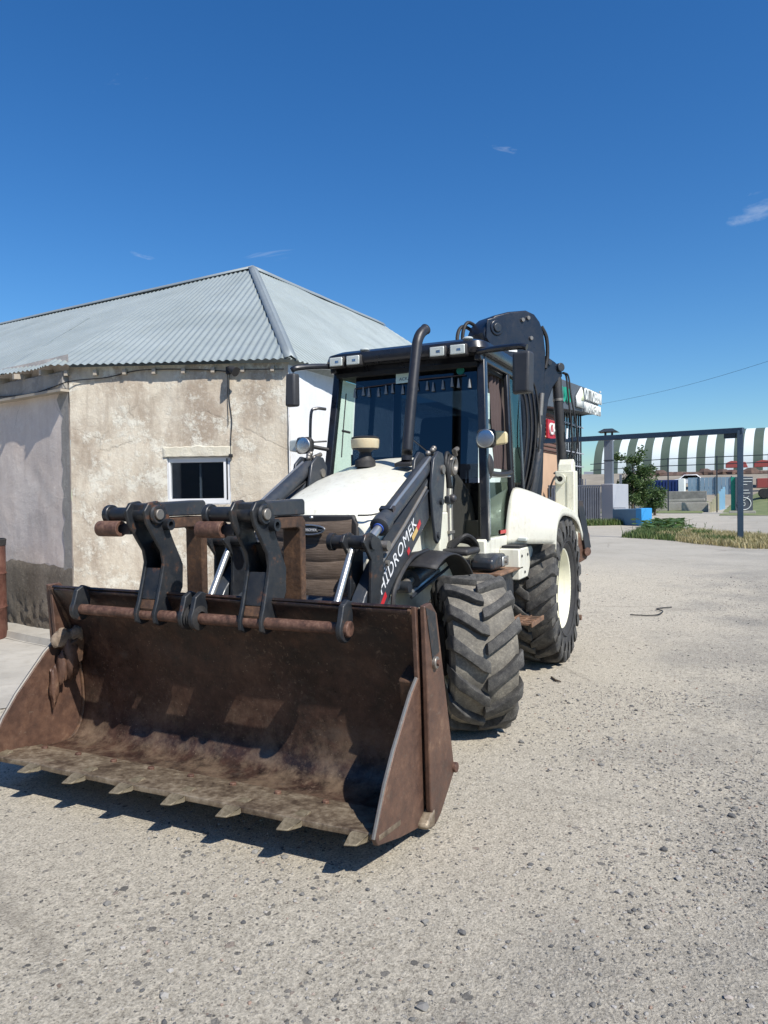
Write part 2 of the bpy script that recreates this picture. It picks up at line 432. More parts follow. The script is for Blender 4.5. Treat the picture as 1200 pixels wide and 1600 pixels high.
# plasters -----------------------------------------------------------------
def plaster(name, stops, stain, patch, s1=1.5, patch_amt=0.6, stain_amt=0.7, bump=0.5):
    t = NT(name)
    a = t.noise(s1, 12, 0.72, dist=0.1)
    c = t.ramp(a, stops)
    st = t.ramp(t.noise(2.3, 8, 0.66, t.mapping((1, 1, 0.55), (4, 7, 1)), 0.15), [(0.44, 0), (0.62, 1)])
    c = t.mix(t.math('MULTIPLY', st, stain_amt), c, stain)
    pt = t.ramp(t.noise(2.0, 14, 0.80, t.mapping((1, 1, 1), (2, 4.3, 9)), 0.12), [(0.52, 0), (0.58, 1)])
    c = t.mix(t.math('MULTIPLY', pt, patch_amt), c, patch)
    sp = t.ramp(t.noise(17, 8, 0.72), [(0.53, 0), (0.68, 1)])
    c = t.mix(t.math('MULTIPLY', sp, 0.5), c, patch)
    dk = t.ramp(t.noise(26, 6, 0.7, t.mapping((1, 1, 1), (5, 2, 8))), [(0.62, 0), (0.72, 1)])
    c = t.mix(t.math('MULTIPLY', dk, 0.35), c, tuple(x * 0.55 for x in stain))
    run = t.ramp(t.noise(3.0, 8, 0.7, t.mapping((3, 3, 0.18), (1, 1, 1))), [(0.52, 0), (0.72, 0.4)])
    c = t.mix(run, c, tuple(x * 0.85 for x in stain))
    cwp = t.n('ShaderNodeMix', data_type='VECTOR')
    cwp.inputs['Factor'].default_value = 0.12
    cnp = t.n('ShaderNodeTexNoise', Scale=3.0, Detail=8.0, Roughness=0.7)
    t.l(t.co, cnp.inputs['Vector']); t.l(t.co, cwp.inputs['A']); t.l(cnp.outputs['Color'], cwp.inputs['B'])
    ckp = t.n('ShaderNodeTexVoronoi', feature='DISTANCE_TO_EDGE', Scale=0.9)
    t.l(cwp.outputs['Result'], ckp.inputs['Vector'])
    crk = t.math('MULTIPLY', t.ramp(ckp.outputs['Distance'], [(0.0, 1), (0.006, 0)]), t.ramp(t.noise(1.3, 4), [(0.50, 0), (0.62, 0.30)]))
    c = t.mix(crk, c, tuple(x * 0.35 for x in stain))
    t.col(c)
    t.rough(0.93)
    t.b.inputs['Specular IOR Level'].default_value = 0.15
    h = t.math('ADD', t.math('MULTIPLY', pt, 0.2), t.noise(16, 10, 0.75))
    t.bump(t.math('SUBTRACT', h, crk), bump, 0.012)
    t.bump(t.noise(70, 5, 0.7), bump * 0.6, 0.003)
    return t
plaster('plaster_beige', [(0.3, (0.56, 0.485, 0.38)), (0.5, (0.67, 0.60, 0.485)), (0.7, (0.74, 0.68, 0.565))], (0.41, 0.335, 0.26), (0.80, 0.77, 0.665), 2.4, 0.85, 0.95, 0.9)
plaster('plaster_lime', [(0.3, (0.60, 0.56, 0.45)), (0.5, (0.68, 0.64, 0.52)), (0.7, (0.75, 0.71, 0.60))], (0.52, 0.46, 0.35), (0.80, 0.77, 0.66), 3.0, 0.4, 0.4, 0.7)
plaster('plaster_pink', [(0.3, (0.62, 0.53, 0.465)), (0.5, (0.70, 0.615, 0.55)), (0.7, (0.76, 0.685, 0.62))], (0.56, 0.47, 0.41), (0.78, 0.72, 0.66), 1.2, 0.35, 0.4, 0.6)
plaster('plaster_white', [(0.3, (0.72, 0.73, 0.74)), (0.7, (0.82, 0.83, 0.84))], (0.64, 0.65, 0.67), (0.86, 0.86, 0.87), 1.5, 0.3, 0.3, 0.35)
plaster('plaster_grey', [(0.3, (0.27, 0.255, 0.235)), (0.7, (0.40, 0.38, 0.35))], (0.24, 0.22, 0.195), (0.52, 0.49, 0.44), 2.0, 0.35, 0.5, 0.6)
plaster('plinth_mat', [(0.3, (0.15, 0.13, 0.105)), (0.7, (0.27, 0.235, 0.19))], (0.12, 0.10, 0.08), (0.33, 0.29, 0.24), 3.0, 0.3, 0.5, 1.0)

t = NT('galvanised')
a = t.noise(1.2, 8, 0.65, t.mapping((1, 1, 1)))
b = t.noise(5, 8, 0.7)
t.col(t.mix(t.ramp(b, [(0.48, 0), (0.72, 0.45)]), t.ramp(a, [(0.3, (0.32, 0.365, 0.355)), (0.7, (0.42, 0.47, 0.46))]), (0.25, 0.275, 0.26)))
t.set(Metallic=0.45)
t.rough(t.ramp(b, [(0.3, 0.46), (0.7, 0.62)]))
t.bump(t.noise(8, 5), 0.05, 0.01)
paint('ridge_metal', (0.30, 0.34, 0.35), 0.6, (0.25, 0.25, 0.24), 0.4, 3, 0.03, metal=0.4)
paint('rafter_wood', (0.42, 0.37, 0.30), 0.85, (0.2, 0.16, 0.12), 0.6, 6, 0.3)
paint('pvc_white', (0.80, 0.81, 0.82), 0.35, (0.5, 0.48, 0.44), 0.3, 6, 0.0)
paint('black_cable', (0.012, 0.012, 0.012), 0.6, (0.05, 0.05, 0.05), 0.2, 10, 0.0)
paint('gate_blue', (0.032, 0.062, 0.100), 0.5, (0.13, 0.13, 0.13), 0.3, 3, 0.02)
paint('slat_grey', (0.060, 0.067, 0.088), 0.55, (0.2, 0.2, 0.2), 0.3, 3, 0.02)
paint('wall_light_grey', (0.36, 0.38, 0.42), 0.8, (0.25, 0.25, 0.26), 0.35, 2, 0.1)
paint('chimney_grey', (0.12, 0.145, 0.18), 0.6, (0.2, 0.2, 0.22), 0.3, 2, 0.05)
paint('bright_blue', (0.03, 0.28, 0.62), 0.55, (0.2, 0.3, 0.4), 0.25, 2, 0.05)
paint('steel_blue', (0.085, 0.20, 0.33), 0.6, (0.2, 0.22, 0.25), 0.35, 2, 0.05)
paint('pale_blue', (0.35, 0.62, 0.80), 0.55, (0.3, 0.4, 0.5), 0.25, 2, 0.05)
paint('navy', (0.012, 0.035, 0.15), 0.5, (0.1, 0.1, 0.14), 0.3, 2, 0.05)
paint('fence_blue', (0.23, 0.33, 0.42), 0.5, (0.28, 0.3, 0.3), 0.4, 1, 0.05)
paint('sign_dark', (0.085, 0.095, 0.115), 0.5, (0.14, 0.14, 0.15), 0.3, 2, 0.0)
paint('facade_dark', (0.075, 0.088, 0.105), 0.55, (0.14, 0.15, 0.16), 0.3, 1, 0.0)
paint('mullion', (0.020, 0.030, 0.040), 0.5, (0.05, 0.05, 0.06), 0.3, 2, 0.0)
paint('sign_white', (0.82, 0.84, 0.80), 0.5, (0.7, 0.72, 0.66), 0.2, 2, 0.0)
paint('sign_cream', (0.72, 0.76, 0.50), 0.5, (0.7, 0.72, 0.5), 0.2, 2, 0.0)
paint('sign_green', (0.01, 0.30, 0.20), 0.5, (0.1, 0.3, 0.2), 0.2, 2, 0.0)
paint('sign_red', (0.42, 0.015, 0.03), 0.5, (0.3, 0.05, 0.05), 0.2, 2, 0.0)
paint('brick_brown', (0.17, 0.085, 0.065), 0.85, (0.25, 0.14, 0.1), 0.5, 3, 0.2)
paint('brick_cream', (0.56, 0.37, 0.24), 0.85, (0.5, 0.3, 0.2), 0.4, 3, 0.2)
paint('hangar_white', (0.74, 0.80, 0.78), 0.5, (0.6, 0.65, 0.6), 0.3, 0.15, 0.0)
paint('hangar_green', (0.085, 0.115, 0.085), 0.5, (0.15, 0.16, 0.14), 0.4, 0.15, 0.0)
paint('car_white', (0.8, 0.8, 0.8), 0.3, (0.5, 0.5, 0.5), 0.2, 1, 0.0)
paint('truck_red', (0.36, 0.07, 0.06), 0.5, (0.2, 0.1, 0.08), 0.4, 1, 0.0)
paint('scrap_brown', (0.10, 0.065, 0.05), 0.9, (0.2, 0.12, 0.08), 0.6, 1.5, 0.3)
paint('post_yellow', (0.50, 0.46, 0.30), 0.8, (0.3, 0.27, 0.2), 0.5, 1.5, 0.1)
paint('bark', (0.10, 0.075, 0.055), 0.9, (0.05, 0.04, 0.03), 0.5, 6, 0.4)

def leafmat(name, stops, sss=0.25):
    t = NT(name)
    g = t.n('ShaderNodeNewGeometry')
    t.col(t.ramp(g.outputs['Random Per Island'], stops))
    t.rough(0.6)
    tl = t.n('ShaderNodeBsdfTranslucent')
    t.l(t.b.inputs['Base Color'].links[0].from_socket, tl.inputs['Color'])
    mx = t.n('ShaderNodeMixShader')
    mx.inputs[0].default_value = sss
    t.l(t.b.outputs[0], mx.inputs[1]); t.l(tl.outputs[0], mx.inputs[2])
    t.l(mx.outputs[0], t.out.inputs['Surface'])
leafmat('leaf_green', [(0.0, (0.03, 0.07, 0.018)), (0.5, (0.06, 0.115, 0.03)), (1.0, (0.11, 0.16, 0.05))])
leafmat('grass_green', [(0.0, (0.05, 0.10, 0.02)), (0.6, (0.10, 0.16, 0.04)), (1.0, (0.22, 0.24, 0.09))])
leafmat('grass_dry', [(0.0, (0.24, 0.21, 0.09)), (0.5, (0.40, 0.33, 0.16)), (0.85, (0.52, 0.44, 0.25)), (1.0, (0.16, 0.20, 0.06))])
leafmat('weed_leaf', [(0.0, (0.04, 0.09, 0.02)), (1.0, (0.10, 0.17, 0.045))])
t = NT('field_green')
t.col(t.ramp(t.noise(0.9, 8, 0.7), [(0.3, (0.10, 0.14, 0.05)), (0.6, (0.19, 0.21, 0.09)), (0.8, (0.30, 0.27, 0.15))]))
t.rough(0.95)
t.bump(t.noise(9, 6, 0.7), 0.8, 0.05)
t = NT('far_earth')
t.col(t.ramp(t.noise(0.3, 8, 0.7), [(0.3, (0.20, 0.17, 0.13)), (0.7, (0.34, 0.30, 0.23))]))
t.rough(0.95)

# woven brown dust screen over the grille
t = NT('grille_screen')
wv = t.noise(1.0, 6, 0.7, t.mapping((2, 8, 130)))
wv2 = t.noise(1.0, 5, 0.7, t.mapping((2, 160, 6)))
c = t.ramp(wv, [(0.3, (0.085, 0.060, 0.044)), (0.55, (0.165, 0.122, 0.092)), (0.75, (0.26, 0.20, 0.155))])
c = t.mix(t.ramp(t.noise(6, 6, 0.6), [(0.5, 0), (0.75, 0.5)]), c, (0.10, 0.07, 0.05))
t.col(c)
t.rough(0.9)
t.bump(wv, 0.5, 0.006)
t.bump(wv2, 0.25, 0.004)

# ------------------------------------------------------------------ mesh helpers
def V(*a):
    return Vector(a)

class MB:
    def __init__(self):
        self.v = []; self.f = []; self.mi = []; self.cur = 0
    def add(self, vs, fs):
        k = len(self.v)
        self.v += [tuple(p) for p in vs]
        for f in fs:
            self.f.append(tuple(i + k for i in f)); self.mi.append(self.cur)
        return self
    def box(self, x0, x1, y0, y1, z0, z1, mtx=None):
        vs = [V(x, y, z) for z in (z0, z1) for x, y in ((x0, y0), (x1, y0), (x1, y1), (x0, y1))]
        if mtx: vs = [mtx @ p for p in vs]
        return self.add(vs, [(0, 3, 2, 1), (4, 5, 6, 7), (0, 1, 5, 4), (1, 2, 6, 5), (2, 3, 7, 6), (3, 0, 4, 7)])
    def hexa(self, b, t):
        """bottom 4 + top 4 corners"""
        return self.add(list(b) + list(t), [(0, 3, 2, 1), (4, 5, 6, 7), (0, 1, 5, 4), (1, 2, 6, 5), (2, 3, 7, 6), (3, 0, 4, 7)])
    def prism(self, poly, a, b, fn=None):
        """2D polygon extruded between a and b; fn(u, v, w) gives a point (default: u=X, v=Z, w=Y)"""
        fn = fn or (lambda u, v, w: (u, w, v))
        n = len(poly)
        vs = [fn(u, v, a) for u, v in poly] + [fn(u, v, b) for u, v in poly]
        fs = [tuple(range(n)), tuple(range(2 * n - 1, n - 1, -1))]
        fs += [(i, n + i, n + (i + 1) % n, (i + 1) % n) for i in range(n)]
        return self.add(vs, fs)
    def tube(self, path, r, n=10, caps=True, closed=False):
        path = [Vector(p) for p in path]
        m = len(path)
        rr = r if isinstance(r, (list, tuple)) else [r] * m
        vs = []; prev = None
        for i, p in enumerate(path):
            a = path[max(0, i - 1)]; b = path[min(m - 1, i + 1)]
            d = (b - a).normalized()
            if prev is None:
                ref = V(0, 0, 1) if abs(d.z) < 0.9 else V(1, 0, 0)
                s = d.cross(ref).normalized()
            else:
                s = prev - d * prev.dot(d)
                s = s.normalized() if s.length > 1e-6 else d.orthogonal().normalized()
            prev = s
            q = d.cross(s)
            for k in range(n):
                an = 2 * math.pi * k / n
                vs.append(p + (s * math.cos(an) + q * math.sin(an)) * rr[i])
        fs = []
        for i in range(m - 1):
            for k in range(n):
                fs.append((i * n + k, i * n + (k + 1) % n, (i + 1) * n + (k + 1) % n, (i + 1) * n + k))
        if caps:
            fs.append(tuple(range(n - 1, -1, -1)))
            fs.append(tuple((m - 1) * n + k for k in range(n)))
        return self.add(vs, fs)
    def cyl(self, p0, p1, r, n=16, r1=None):
        return self.tube([p0, p1], [r, r if r1 is None else r1], n)
    def lathe(self, prof, c, axis='Y', n=48, close=False):
        vs = []; fs = []
        m = len(prof)
        for k in range(n):
            an = 2 * math.pi * k / n
            ca, sa = math.cos(an), math.sin(an)
            for (h, r) in prof:
                if axis == 'Y': vs.append((c[0] + r * ca, c[1] + h, c[2] + r * sa))
                elif axis == 'Z': vs.append((c[0] + r * ca, c[1] + r * sa, c[2] + h))
                else: vs.append((c[0] + h, c[1] + r * ca, c[2] + r * sa))
        for k in range(n):
            k2 = (k + 1) % n
            for i in range(m - 1 if not close else m):
                j = (i + 1) % m
                fs.append((k * m + i, k2 * m + i, k2 * m + j, k * m + j))
        return self.add(vs, fs)
    def ball(self, c, r, n=10, sc=(1, 1, 1)):
        prof = [(math.cos(math.pi * i / n), math.sin(math.pi * i / n)) for i in range(n + 1)]
        vs = []; fs = []
        m = len(prof); s = n * 2
        for k in range(s):
            an = 2 * math.pi * k / s
            for h, q in prof:
                vs.append((c[0] + r * sc[0] * q * math.cos(an), c[1] + r * sc[1] * q * math.sin(an), c[2] + r * sc[2] * h))
        for k in range(s):
            k2 = (k + 1) % s
            for i in range(m - 1):
                fs.append((k * m + i, k * m + i + 1, k2 * m + i + 1, k2 * m + i))
        return self.add(vs, fs)
    def grid(self, nu, nv, fn):
        vs = [fn(i / nu, j / nv) for j in range(nv + 1) for i in range(nu + 1)]
        fs = [(j * (nu + 1) + i, j * (nu + 1) + i + 1, (j + 1) * (nu + 1) + i + 1, (j + 1) * (nu + 1) + i) for j in range(nv) for i in range(nu)]
        return self.add(vs, fs)
    def mesh(self, name, mats, smooth=True, angle=35, fix=True):
        me = bpy.data.meshes.new(name)
        me.from_pydata(self.v, [], self.f)
        for m in (mats if isinstance(mats, (list, tuple)) else [mats]):
            me.materials.append(MAT[m])
        if len(set(self.mi)) > 1:
            me.polygons.foreach_set('material_index', self.mi)
        if fix:
            bm = bmesh.new(); bm.from_mesh(me)
            bmesh.ops.remove_doubles(bm, verts=bm.verts, dist=1e-5)
            bmesh.ops.recalc_face_normals(bm, faces=bm.faces)
            bm.to_mesh(me); bm.free()
        if smooth:
            me.polygons.foreach_set('use_smooth', [True] * len(me.polygons))
            me.set_sharp_from_angle(angle=R(angle))
        me.update()
        return me
    def build(self, name, mats, parent=None, bevel=0.0, seg=2, solid=0.0, sub=0, smooth=True, angle=35, fix=True):
        me = self.mesh(name, mats, smooth, angle, fix)
        o = bpy.data.objects.new(name, me)
        COL.objects.link(o)
        if parent: o.parent = parent
        if solid:
            md = o.modifiers.new('solid', 'SOLIDIFY'); md.thickness = solid; md.offset = 0
        if bevel:
            md = o.modifiers.new('bevel', 'BEVEL'); md.width = bevel; md.segments = seg
            md.limit_method = 'ANGLE'; md.angle_limit = R(40); md.harden_normals = False
        if sub:
            md = o.modifiers.new('sub', 'SUBSURF'); md.levels = sub; md.render_levels = sub
        return o

def tag(o, label=None, cat=None, group=None, kind=None):
    if label: o['label'] = label
    if cat: o['category'] = cat
    if group: o['group'] = group
    if kind: o['kind'] = kind
    return o

def empty(name, loc=(0, 0, 0)):
    o = bpy.data.objects.new(name, None)
    o.location = loc
    o.empty_display_size = 0.2
    COL.objects.link(o)
    return o

def text(name, s, mtx, size, mat, parent, depth=0.0015, shear=0.0, sx=1.0, spacing=1.0):
    cu = bpy.data.curves.new(name, 'FONT')
    cu.body = s
    cu.size = size
    cu.extrude = depth
    cu.shear = shear
    cu.space_character = spacing
    tmp = bpy.data.objects.new('tmp_text', cu)
    COL.objects.link(tmp)
    dg = bpy.context.evaluated_depsgraph_get()
    me = bpy.data.meshes.new_from_object(tmp.evaluated_get(dg))
    bpy.data.objects.remove(tmp)
    me.materials.clear()
    me.materials.append(MAT[mat])
    me.transform(mtx @ Matrix.Diagonal((sx, 1, 1, 1)))
    me.name = name
    o = bpy.data.objects.new(name, me)
    COL.objects.link(o)
    if parent: o.parent = parent
    return o

def frame(origin, xdir, ydir):
    x = Vector(xdir).normalized(); y = Vector(ydir); y = (y - x * y.dot(x)).normalized(); z = x.cross(y)
    m = Matrix((x, y, z)).transposed().to_4x4()
    m.translation = Vector(origin)
    return m

def smooth_path(pts, k=6):
    """Catmull-Rom through points"""
    P = [Vector(p) for p in pts]
    P = [P[0] * 2 - P[1]] + P + [P[-1] * 2 - P[-2]]
    out = []
    for i in range(1, len(P) - 2):
        for j in range(k):
            u = j / k
            a, b, c, d = P[i - 1], P[i], P[i + 1], P[i + 2]
            out.append(0.5 * ((2 * b) + (c - a) * u + (2 * a - 5 * b + 4 * c - d) * u * u + (3 * b - a - 3 * c + d) * u ** 3))
    out.append(P[-2])
    return out

def sstep(a, b, x):
    u = max(0.0, min(1.0, (x - a) / (b - a)))
    return u * u * (3 - 2 * u)

# ================================================================== SETTING
def ground_h(x, y):
    dip = 0.0
    d = math.hypot(x, y)
    k = 1.0 if d < 14 else 0.0
    n = noise.noise(V(x * 0.35, y * 0.35, 3.1)) * 0.02 + noise.noise(V(x * 1.7, y * 1.7, 9.0)) * 0.007
    flat = sstep(0.5, 2.0, abs(y) - 0.9) if -3.4 < x < 2.4 else 1.0
    return dip + n * k * flat

def axis_coords(near, step, far):
    c = [near[0]]
    while c[-1] < near[1]: c.append(c[-1] + step)
    s = step
    hi = [c[-1]]
    while hi[-1] < far: s *= 1.35; hi.append(hi[-1] + s)
    s = step; lo = [c[0]]
    while lo[-1] > -far: s *= 1.35; lo.append(lo[-1] - s)
    return lo[:0:-1] + c + hi[1:]
gx = axis_coords((-14, 7), 0.16, 900)
gy = axis_coords((-8, 9), 0.16, 900)
mb = MB()
nx, ny = len(gx), len(gy)
mb.add([(x, y, ground_h(x, y)) for y in gy for x in gx],
       [(j * nx + i, j * nx + i + 1, (j + 1) * nx + i + 1, (j + 1) * nx + i) for j in range(ny - 1) for i in range(nx - 1)])
ground = mb.build('ground', 'ground_mat', fix=False)
tag(ground, 'worn grey concrete and gravel yard ground', kind='structure')

# smooth concrete apron between bucket and house
def apron(u, v):
    x = -2.2 + 5.6 * u
    y = -2.1 - 7.5 * v - 0.5 * noise.noise(V(x * 1.3, 1.7, 0)) * (1 - v) - 0.9 * u * (1 - v)
    return (x, y, ground_h(x, y) + 0.008)
ap = MB().grid(24, 30, apron).build('concrete_apron', 'concrete')
tag(ap, 'smooth pale concrete apron along the old house', kind='structure')
def apron2(u, v):
    y = -3.9 - 6.5 * v
    x = lerp_(-1.15, -2.8, v) - 0.3 + lerp_(0.75, 1.05, v) * u + 0.05 * noise.noise(V(y * 1.5, 3, 1)) * u
    return (x, y, 0.012 + (0.07 + 0.01 * noise.noise(V(x * 3, y * 3, 0)) if u < 0.95 else 0.0))
def lerp_(a, b, f): return a + (b - a) * f
ap2 = MB().grid(28, 40, apron2).build('concrete_path', 'concrete')
tag(ap2, 'raised concrete strip at the foot of the house wall', kind='structure')

# ------------------------------------------------------------------ the old house
HP = V(-2.16, -1.92, 0); HA = V(0.3746, -0.9272, 0); HN = V(0.9272, 0.3746, 0)
def hp(t_, z, off=0.0):
    return HP + HA * t_ + HN * off + V(0, 0, z)
SP = V(-1.205, -4.284, 0); SA = V(math.cos(R(-100.5)), math.sin(R(-100.5)), 0); SN = V(-SA.y, SA.x, 0)
def spt(q, z, off=0.0):
    return SP + SA * q + SN * off + V(0, 0, z)
TL = 2.55          # length of the front wall
house = empty('old_house', (-2.14, -1.93, 0))
tag(house, 'old plastered single-storey house with corrugated metal roof', 'house')
def hb(m_, name, mats, **kw):
    o = m_.build(name, mats, house, **kw)
    o.matrix_parent_inverse = Matrix.Translation((2.14, 1.93, 0))
    return o
W0, W1, WZ0, WZ1 = 0.695, 1.425, 1.56, 2.10
def wall_grid(name, mat, t0, t1, z0, ztop, off, hole=None, step=0.06, amp=0.007, seed=0.0, pf=hp):
    m_ = MB()
    nt_ = max(1, int((t1 - t0) / step)); nz_ = max(1, int((ztop - z0) / step))
    ts = [t0 + (t1 - t0) * i / nt_ for i in range(nt_ + 1)]
    zs = [z0 + (ztop - z0) * j / nz_ for j in range(nz_ + 1)]
    if hole:
        for val, lst in ((hole[0], ts), (hole[1], ts), (hole[2], zs), (hole[3], zs)):
            k = min(range(len(lst)), key=lambda q: abs(lst[q] - val)); lst[k] = val
    vs = []
    for z in zs:
        for t_ in ts:
            d = amp * (noise.noise(V(t_ * 1.6, z * 1.6, seed)) * 1.6 + noise.noise(V(t_ * 5, z * 5, seed + 4)) * 0.8 + noise.noise(V(t_ * 13, z * 13, seed + 8)) * 0.35)
            vs.append(pf(t_, z, off + d))
    n_ = len(ts); fs = []
    for j in range(len(zs) - 1):
        for i in range(n_ - 1):
            if hole and hole[0] - 1e-4 <= ts[i] and ts[i + 1] <= hole[1] + 1e-4 and hole[2] - 1e-4 <= zs[j] and zs[j + 1] <= hole[3] + 1e-4: continue
            fs.append((j * n_ + i, j * n_ + i + 1, (j + 1) * n_ + i + 1, (j + 1) * n_ + i))
    m_.add(vs, fs)
    return hb(m_, name, mat, angle=80)
front = wall_grid('front_wall', 'plaster_beige', 0.0, TL, -0.1, 3.15, 0.0, (W0, W1, WZ0, WZ1), 0.05, 0.010, seed=1)
left_w = wall_grid('side_wall', 'plaster_pink', 0.0, 9.0, -0.1, 3.30, 0.0, None, 0.07, 0.010, 5, spt)
# grey strip with a ragged edge down the corner of the side wall
m_ = MB()
edge = [(0.17 + 0.05 * noise.noise(V(0, k * 0.7, 2)) + (0.16 if k > 20 else 0.03) * noise.noise(V(k * 0.5, 0, 4)), -0.1 + k * 0.1) for k in range(32)]
m_.add([spt(0.004, z, 0.012) for _, z in edge] + [spt(t_, z, 0.011) for t_, z in edge], [(k, k + 1, 32 + k + 1, 32 + k) for k in range(31)])
hb(m_, 'grey_corner_strip', 'plaster_grey')
# damp plinth band with broken top edge
def plinth(t0, t1, off, ztop, name, pf):
    m_ = MB(); n_ = int((t1 - t0) / 0.05)
    vs = []
    for i in range(n_ + 1):
        t_ = t0 + (t1 - t0) * i / n_
        for q in range(15):
            f = q / 14
            zt = ztop + 0.06 * noise.noise(V(t_ * 2.0, 0, 7)) + 0.03 * noise.noise(V(t_ * 9, 0, 3))
            z = -0.05 + (zt + 0.05) * f
            rough_ = 0.034 * (1 - sstep(0.30, 0.55, z)) + 0.004
            d = 0.024 * (1 if q < 14 else 0.3) + rough_ * (noise.noise(V(t_ * 11, z * 13, 1)) + 0.6 * noise.noise(V(t_ * 25, z * 28, 5)))
            vs.append(pf(t_, z, off + d))
    fs = [(i * 15 + q, i * 15 + q + 1, (i + 1) * 15 + q + 1, (i + 1) * 15 + q) for i in range(n_) for q in range(14)]
    m_.add(vs, fs)
    return hb(m_, name, 'plinth_mat', angle=80)
plinth(0.0, 8.0, 0.0, 0.86, 'plinth', spt)
plinth(0.0, TL, 0.0, 0.45, 'plinth', hp)
# white end wall
def endw(u, v):
    x = -2.14 - 9.5 * u
    z = -0.1 + 3.22 * v
    return (x + (0.03 if u == 0 else 0) * 0, -1.925 + 0.012 * noise.noise(V(x * 2, z * 2, 4)) + 0.008 * noise.noise(V(x * 6, z * 6, 4)) - 0.0 * u, z)
hb(MB().grid(110, 50, endw), 'end_wall', 'plaster_white', angle=80)
# dark room behind the window
m_ = MB()
def hbox(m_, t0, t1, z0, z1, o0, o1):
    b = [hp(t0, z0, o0), hp(t1, z0, o0), hp(t1, z0, o1), hp(t0, z0, o1)]
    tt = [hp(t0, z1, o0), hp(t1, z1, o0), hp(t1, z1, o1), hp(t0, z1, o1)]
    return m_.hexa(b, tt)
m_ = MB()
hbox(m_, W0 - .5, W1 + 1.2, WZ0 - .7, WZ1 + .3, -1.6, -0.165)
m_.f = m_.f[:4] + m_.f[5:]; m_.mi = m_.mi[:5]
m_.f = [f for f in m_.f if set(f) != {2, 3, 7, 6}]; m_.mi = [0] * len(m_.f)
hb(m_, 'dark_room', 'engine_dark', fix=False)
m_ = MB()
for a_ in ((W0, W1, WZ1 - .004, WZ1 + .004), (W0, W1, WZ0 - .004, WZ0 + .004)):
    hbox(m_, a_[0], a_[1], a_[2], a_[3], -0.16, -0.008)
hbox(m_, W0 - .004, W0 + .004, WZ0, WZ1, -0.16, -0.008); hbox(m_, W1 - .004, W1 + .004, WZ0, WZ1, -0.16, -0.008)
hb(m_, 'window_reveal', 'plaster_white')
m_ = MB()
fo0, fo1 = -0.075, -0.012
fw_ = 0.06
hbox(m_, W0 + .006, W1 - .006, WZ0 + .006, WZ0 + fw_, fo0, fo1)
hbox(m_, W0 + .006, W1 - .006, WZ1 - fw_, WZ1 - .006, fo0, fo1 - 0.02)
hbox(m_, W0 + .006, W0 + fw_ + .02, WZ0 + fw_, WZ1 - fw_, fo0, fo1)
hbox(m_, W1 - fw_ * .5, W1 - .006, WZ0 + fw_, WZ1 - fw_, fo0, fo1)
win = hb(m_, 'window', 'pvc_white', bevel=0.005)
m_ = MB(); m_.add([hp(W0 + .07, WZ0 + .055, -0.05), hp(W1 - .02, WZ0 + .055, -0.05), hp(W1 - .02, WZ1 - .055, -0.05), hp(W0 + .07, WZ1 - .055, -0.05)], [(0, 1, 2, 3)])
m_.build('pane', 'glass_window', win)
m_ = MB()
hbox(m_, 1.07, 1.09, WZ0 + .07, WZ1 - .07, -0.16, -0.13)
m_.build('glazing_bar', 'pvc_white', win)
m_ = MB()
hbox(m_, W0 + 0.03, W0 + 0.045, WZ0 + .05, WZ1 - .02, -0.012, -0.008)
m_.build('frame_gap', 'plastic_black', win)
# lime patch (lintel) above the window
m_ = MB()
n_ = 40
vs = []
for i in range(n_ + 1):
    t_ = W0 - 0.03 + (W1 - W0 + 0.07) * i / n_
    lo = WZ1 + 0.004 + 0.005 * noise.noise(V(t_ * 14, 2, 0)); hi = WZ1 + 0.12 + 0.02 * noise.noise(V(t_ * 9, 5, 0))
    for q, z in enumerate((lo, lo + 0.004, lo + 0.3 * (hi - lo), lo + 0.6 * (hi - lo), hi - 0.008, hi)):
        e_ = 0.5 if q in (0, 5) else 1.0
        if i in (0, n_): e_ = 0.4
        vs.append(hp(t_, z, 0.020 * e_ + 0.006 * noise.noise(V(t_ * 12, z * 12, 2))))
m_.add(vs, [(i * 6 + q, i * 6 + q + 1, (i + 1) * 6 + q + 1, (i + 1) * 6 + q) for i in range(n_) for q in range(5)])
hb(m_, 'lintel', 'plaster_lime', angle=40)

# roof: corrugated sheets, real waves
PIT = 0.088
def lerp(a, b, f): return a + (b - a) * f
APX = V(-5.07, -4.44, 5.37)
RD = V(math.cos(R(-94)), math.sin(R(-94)), 0)
EV = [hp(-0.05, 3.165, 0.13), hp(2.66, 3.155, 0.12)] + smooth_path([hp(2.76, 3.155, 0.115), V(-1.165, -4.80, 3.165), V(-1.225, -5.25, 3.175), V(-1.26, -5.6, 3.18), V(-1.33, -6.4, 3.18), V(-2.2, -16.0, 3.18)], 4)
ELEN = [0.0]
for a, b in zip(EV, EV[1:]): ELEN.append(ELEN[-1] + (b - a).length)
def along(pts, lens, q):
    for k in range(len(pts) - 1):
        if q <= lens[k + 1] or k == len(pts) - 2:
            return pts[k].lerp(pts[k + 1], (q - lens[k]) / (lens[k + 1] - lens[k]))
TA = 1.30
def topA(q):
    if q < TA: return EV[0].lerp(APX, q / TA)
    return APX + RD * (q - TA) * 1.12 - V(0, 0, 0.012 * (q - TA))
m_ = MB(); RF = [0, 0.16, 0.32, 0.499, 0.5, 0.66, 0.82, 1.0]; ROWS = 7; vs = []
nA = int((ELEN[-1] - 0.05) / PIT * 6)
for i in range(nA):
    q_ = i * PIT / 6
    a, b = along(EV, ELEN, q_), topA(q_)
    wv = 0.014 * max(-0.6, min(0.6, 1.2 * math.sin(2 * math.pi * q_ / PIT)))
    nr = V(0.48, 0.12, 0.87)
    for q in range(ROWS + 1):
        p = a.lerp(b, RF[q])
        vs.append(p + nr * (wv + 0.02 * noise.noise(V(p.x * 0.7, p.y * 0.7, 1))))
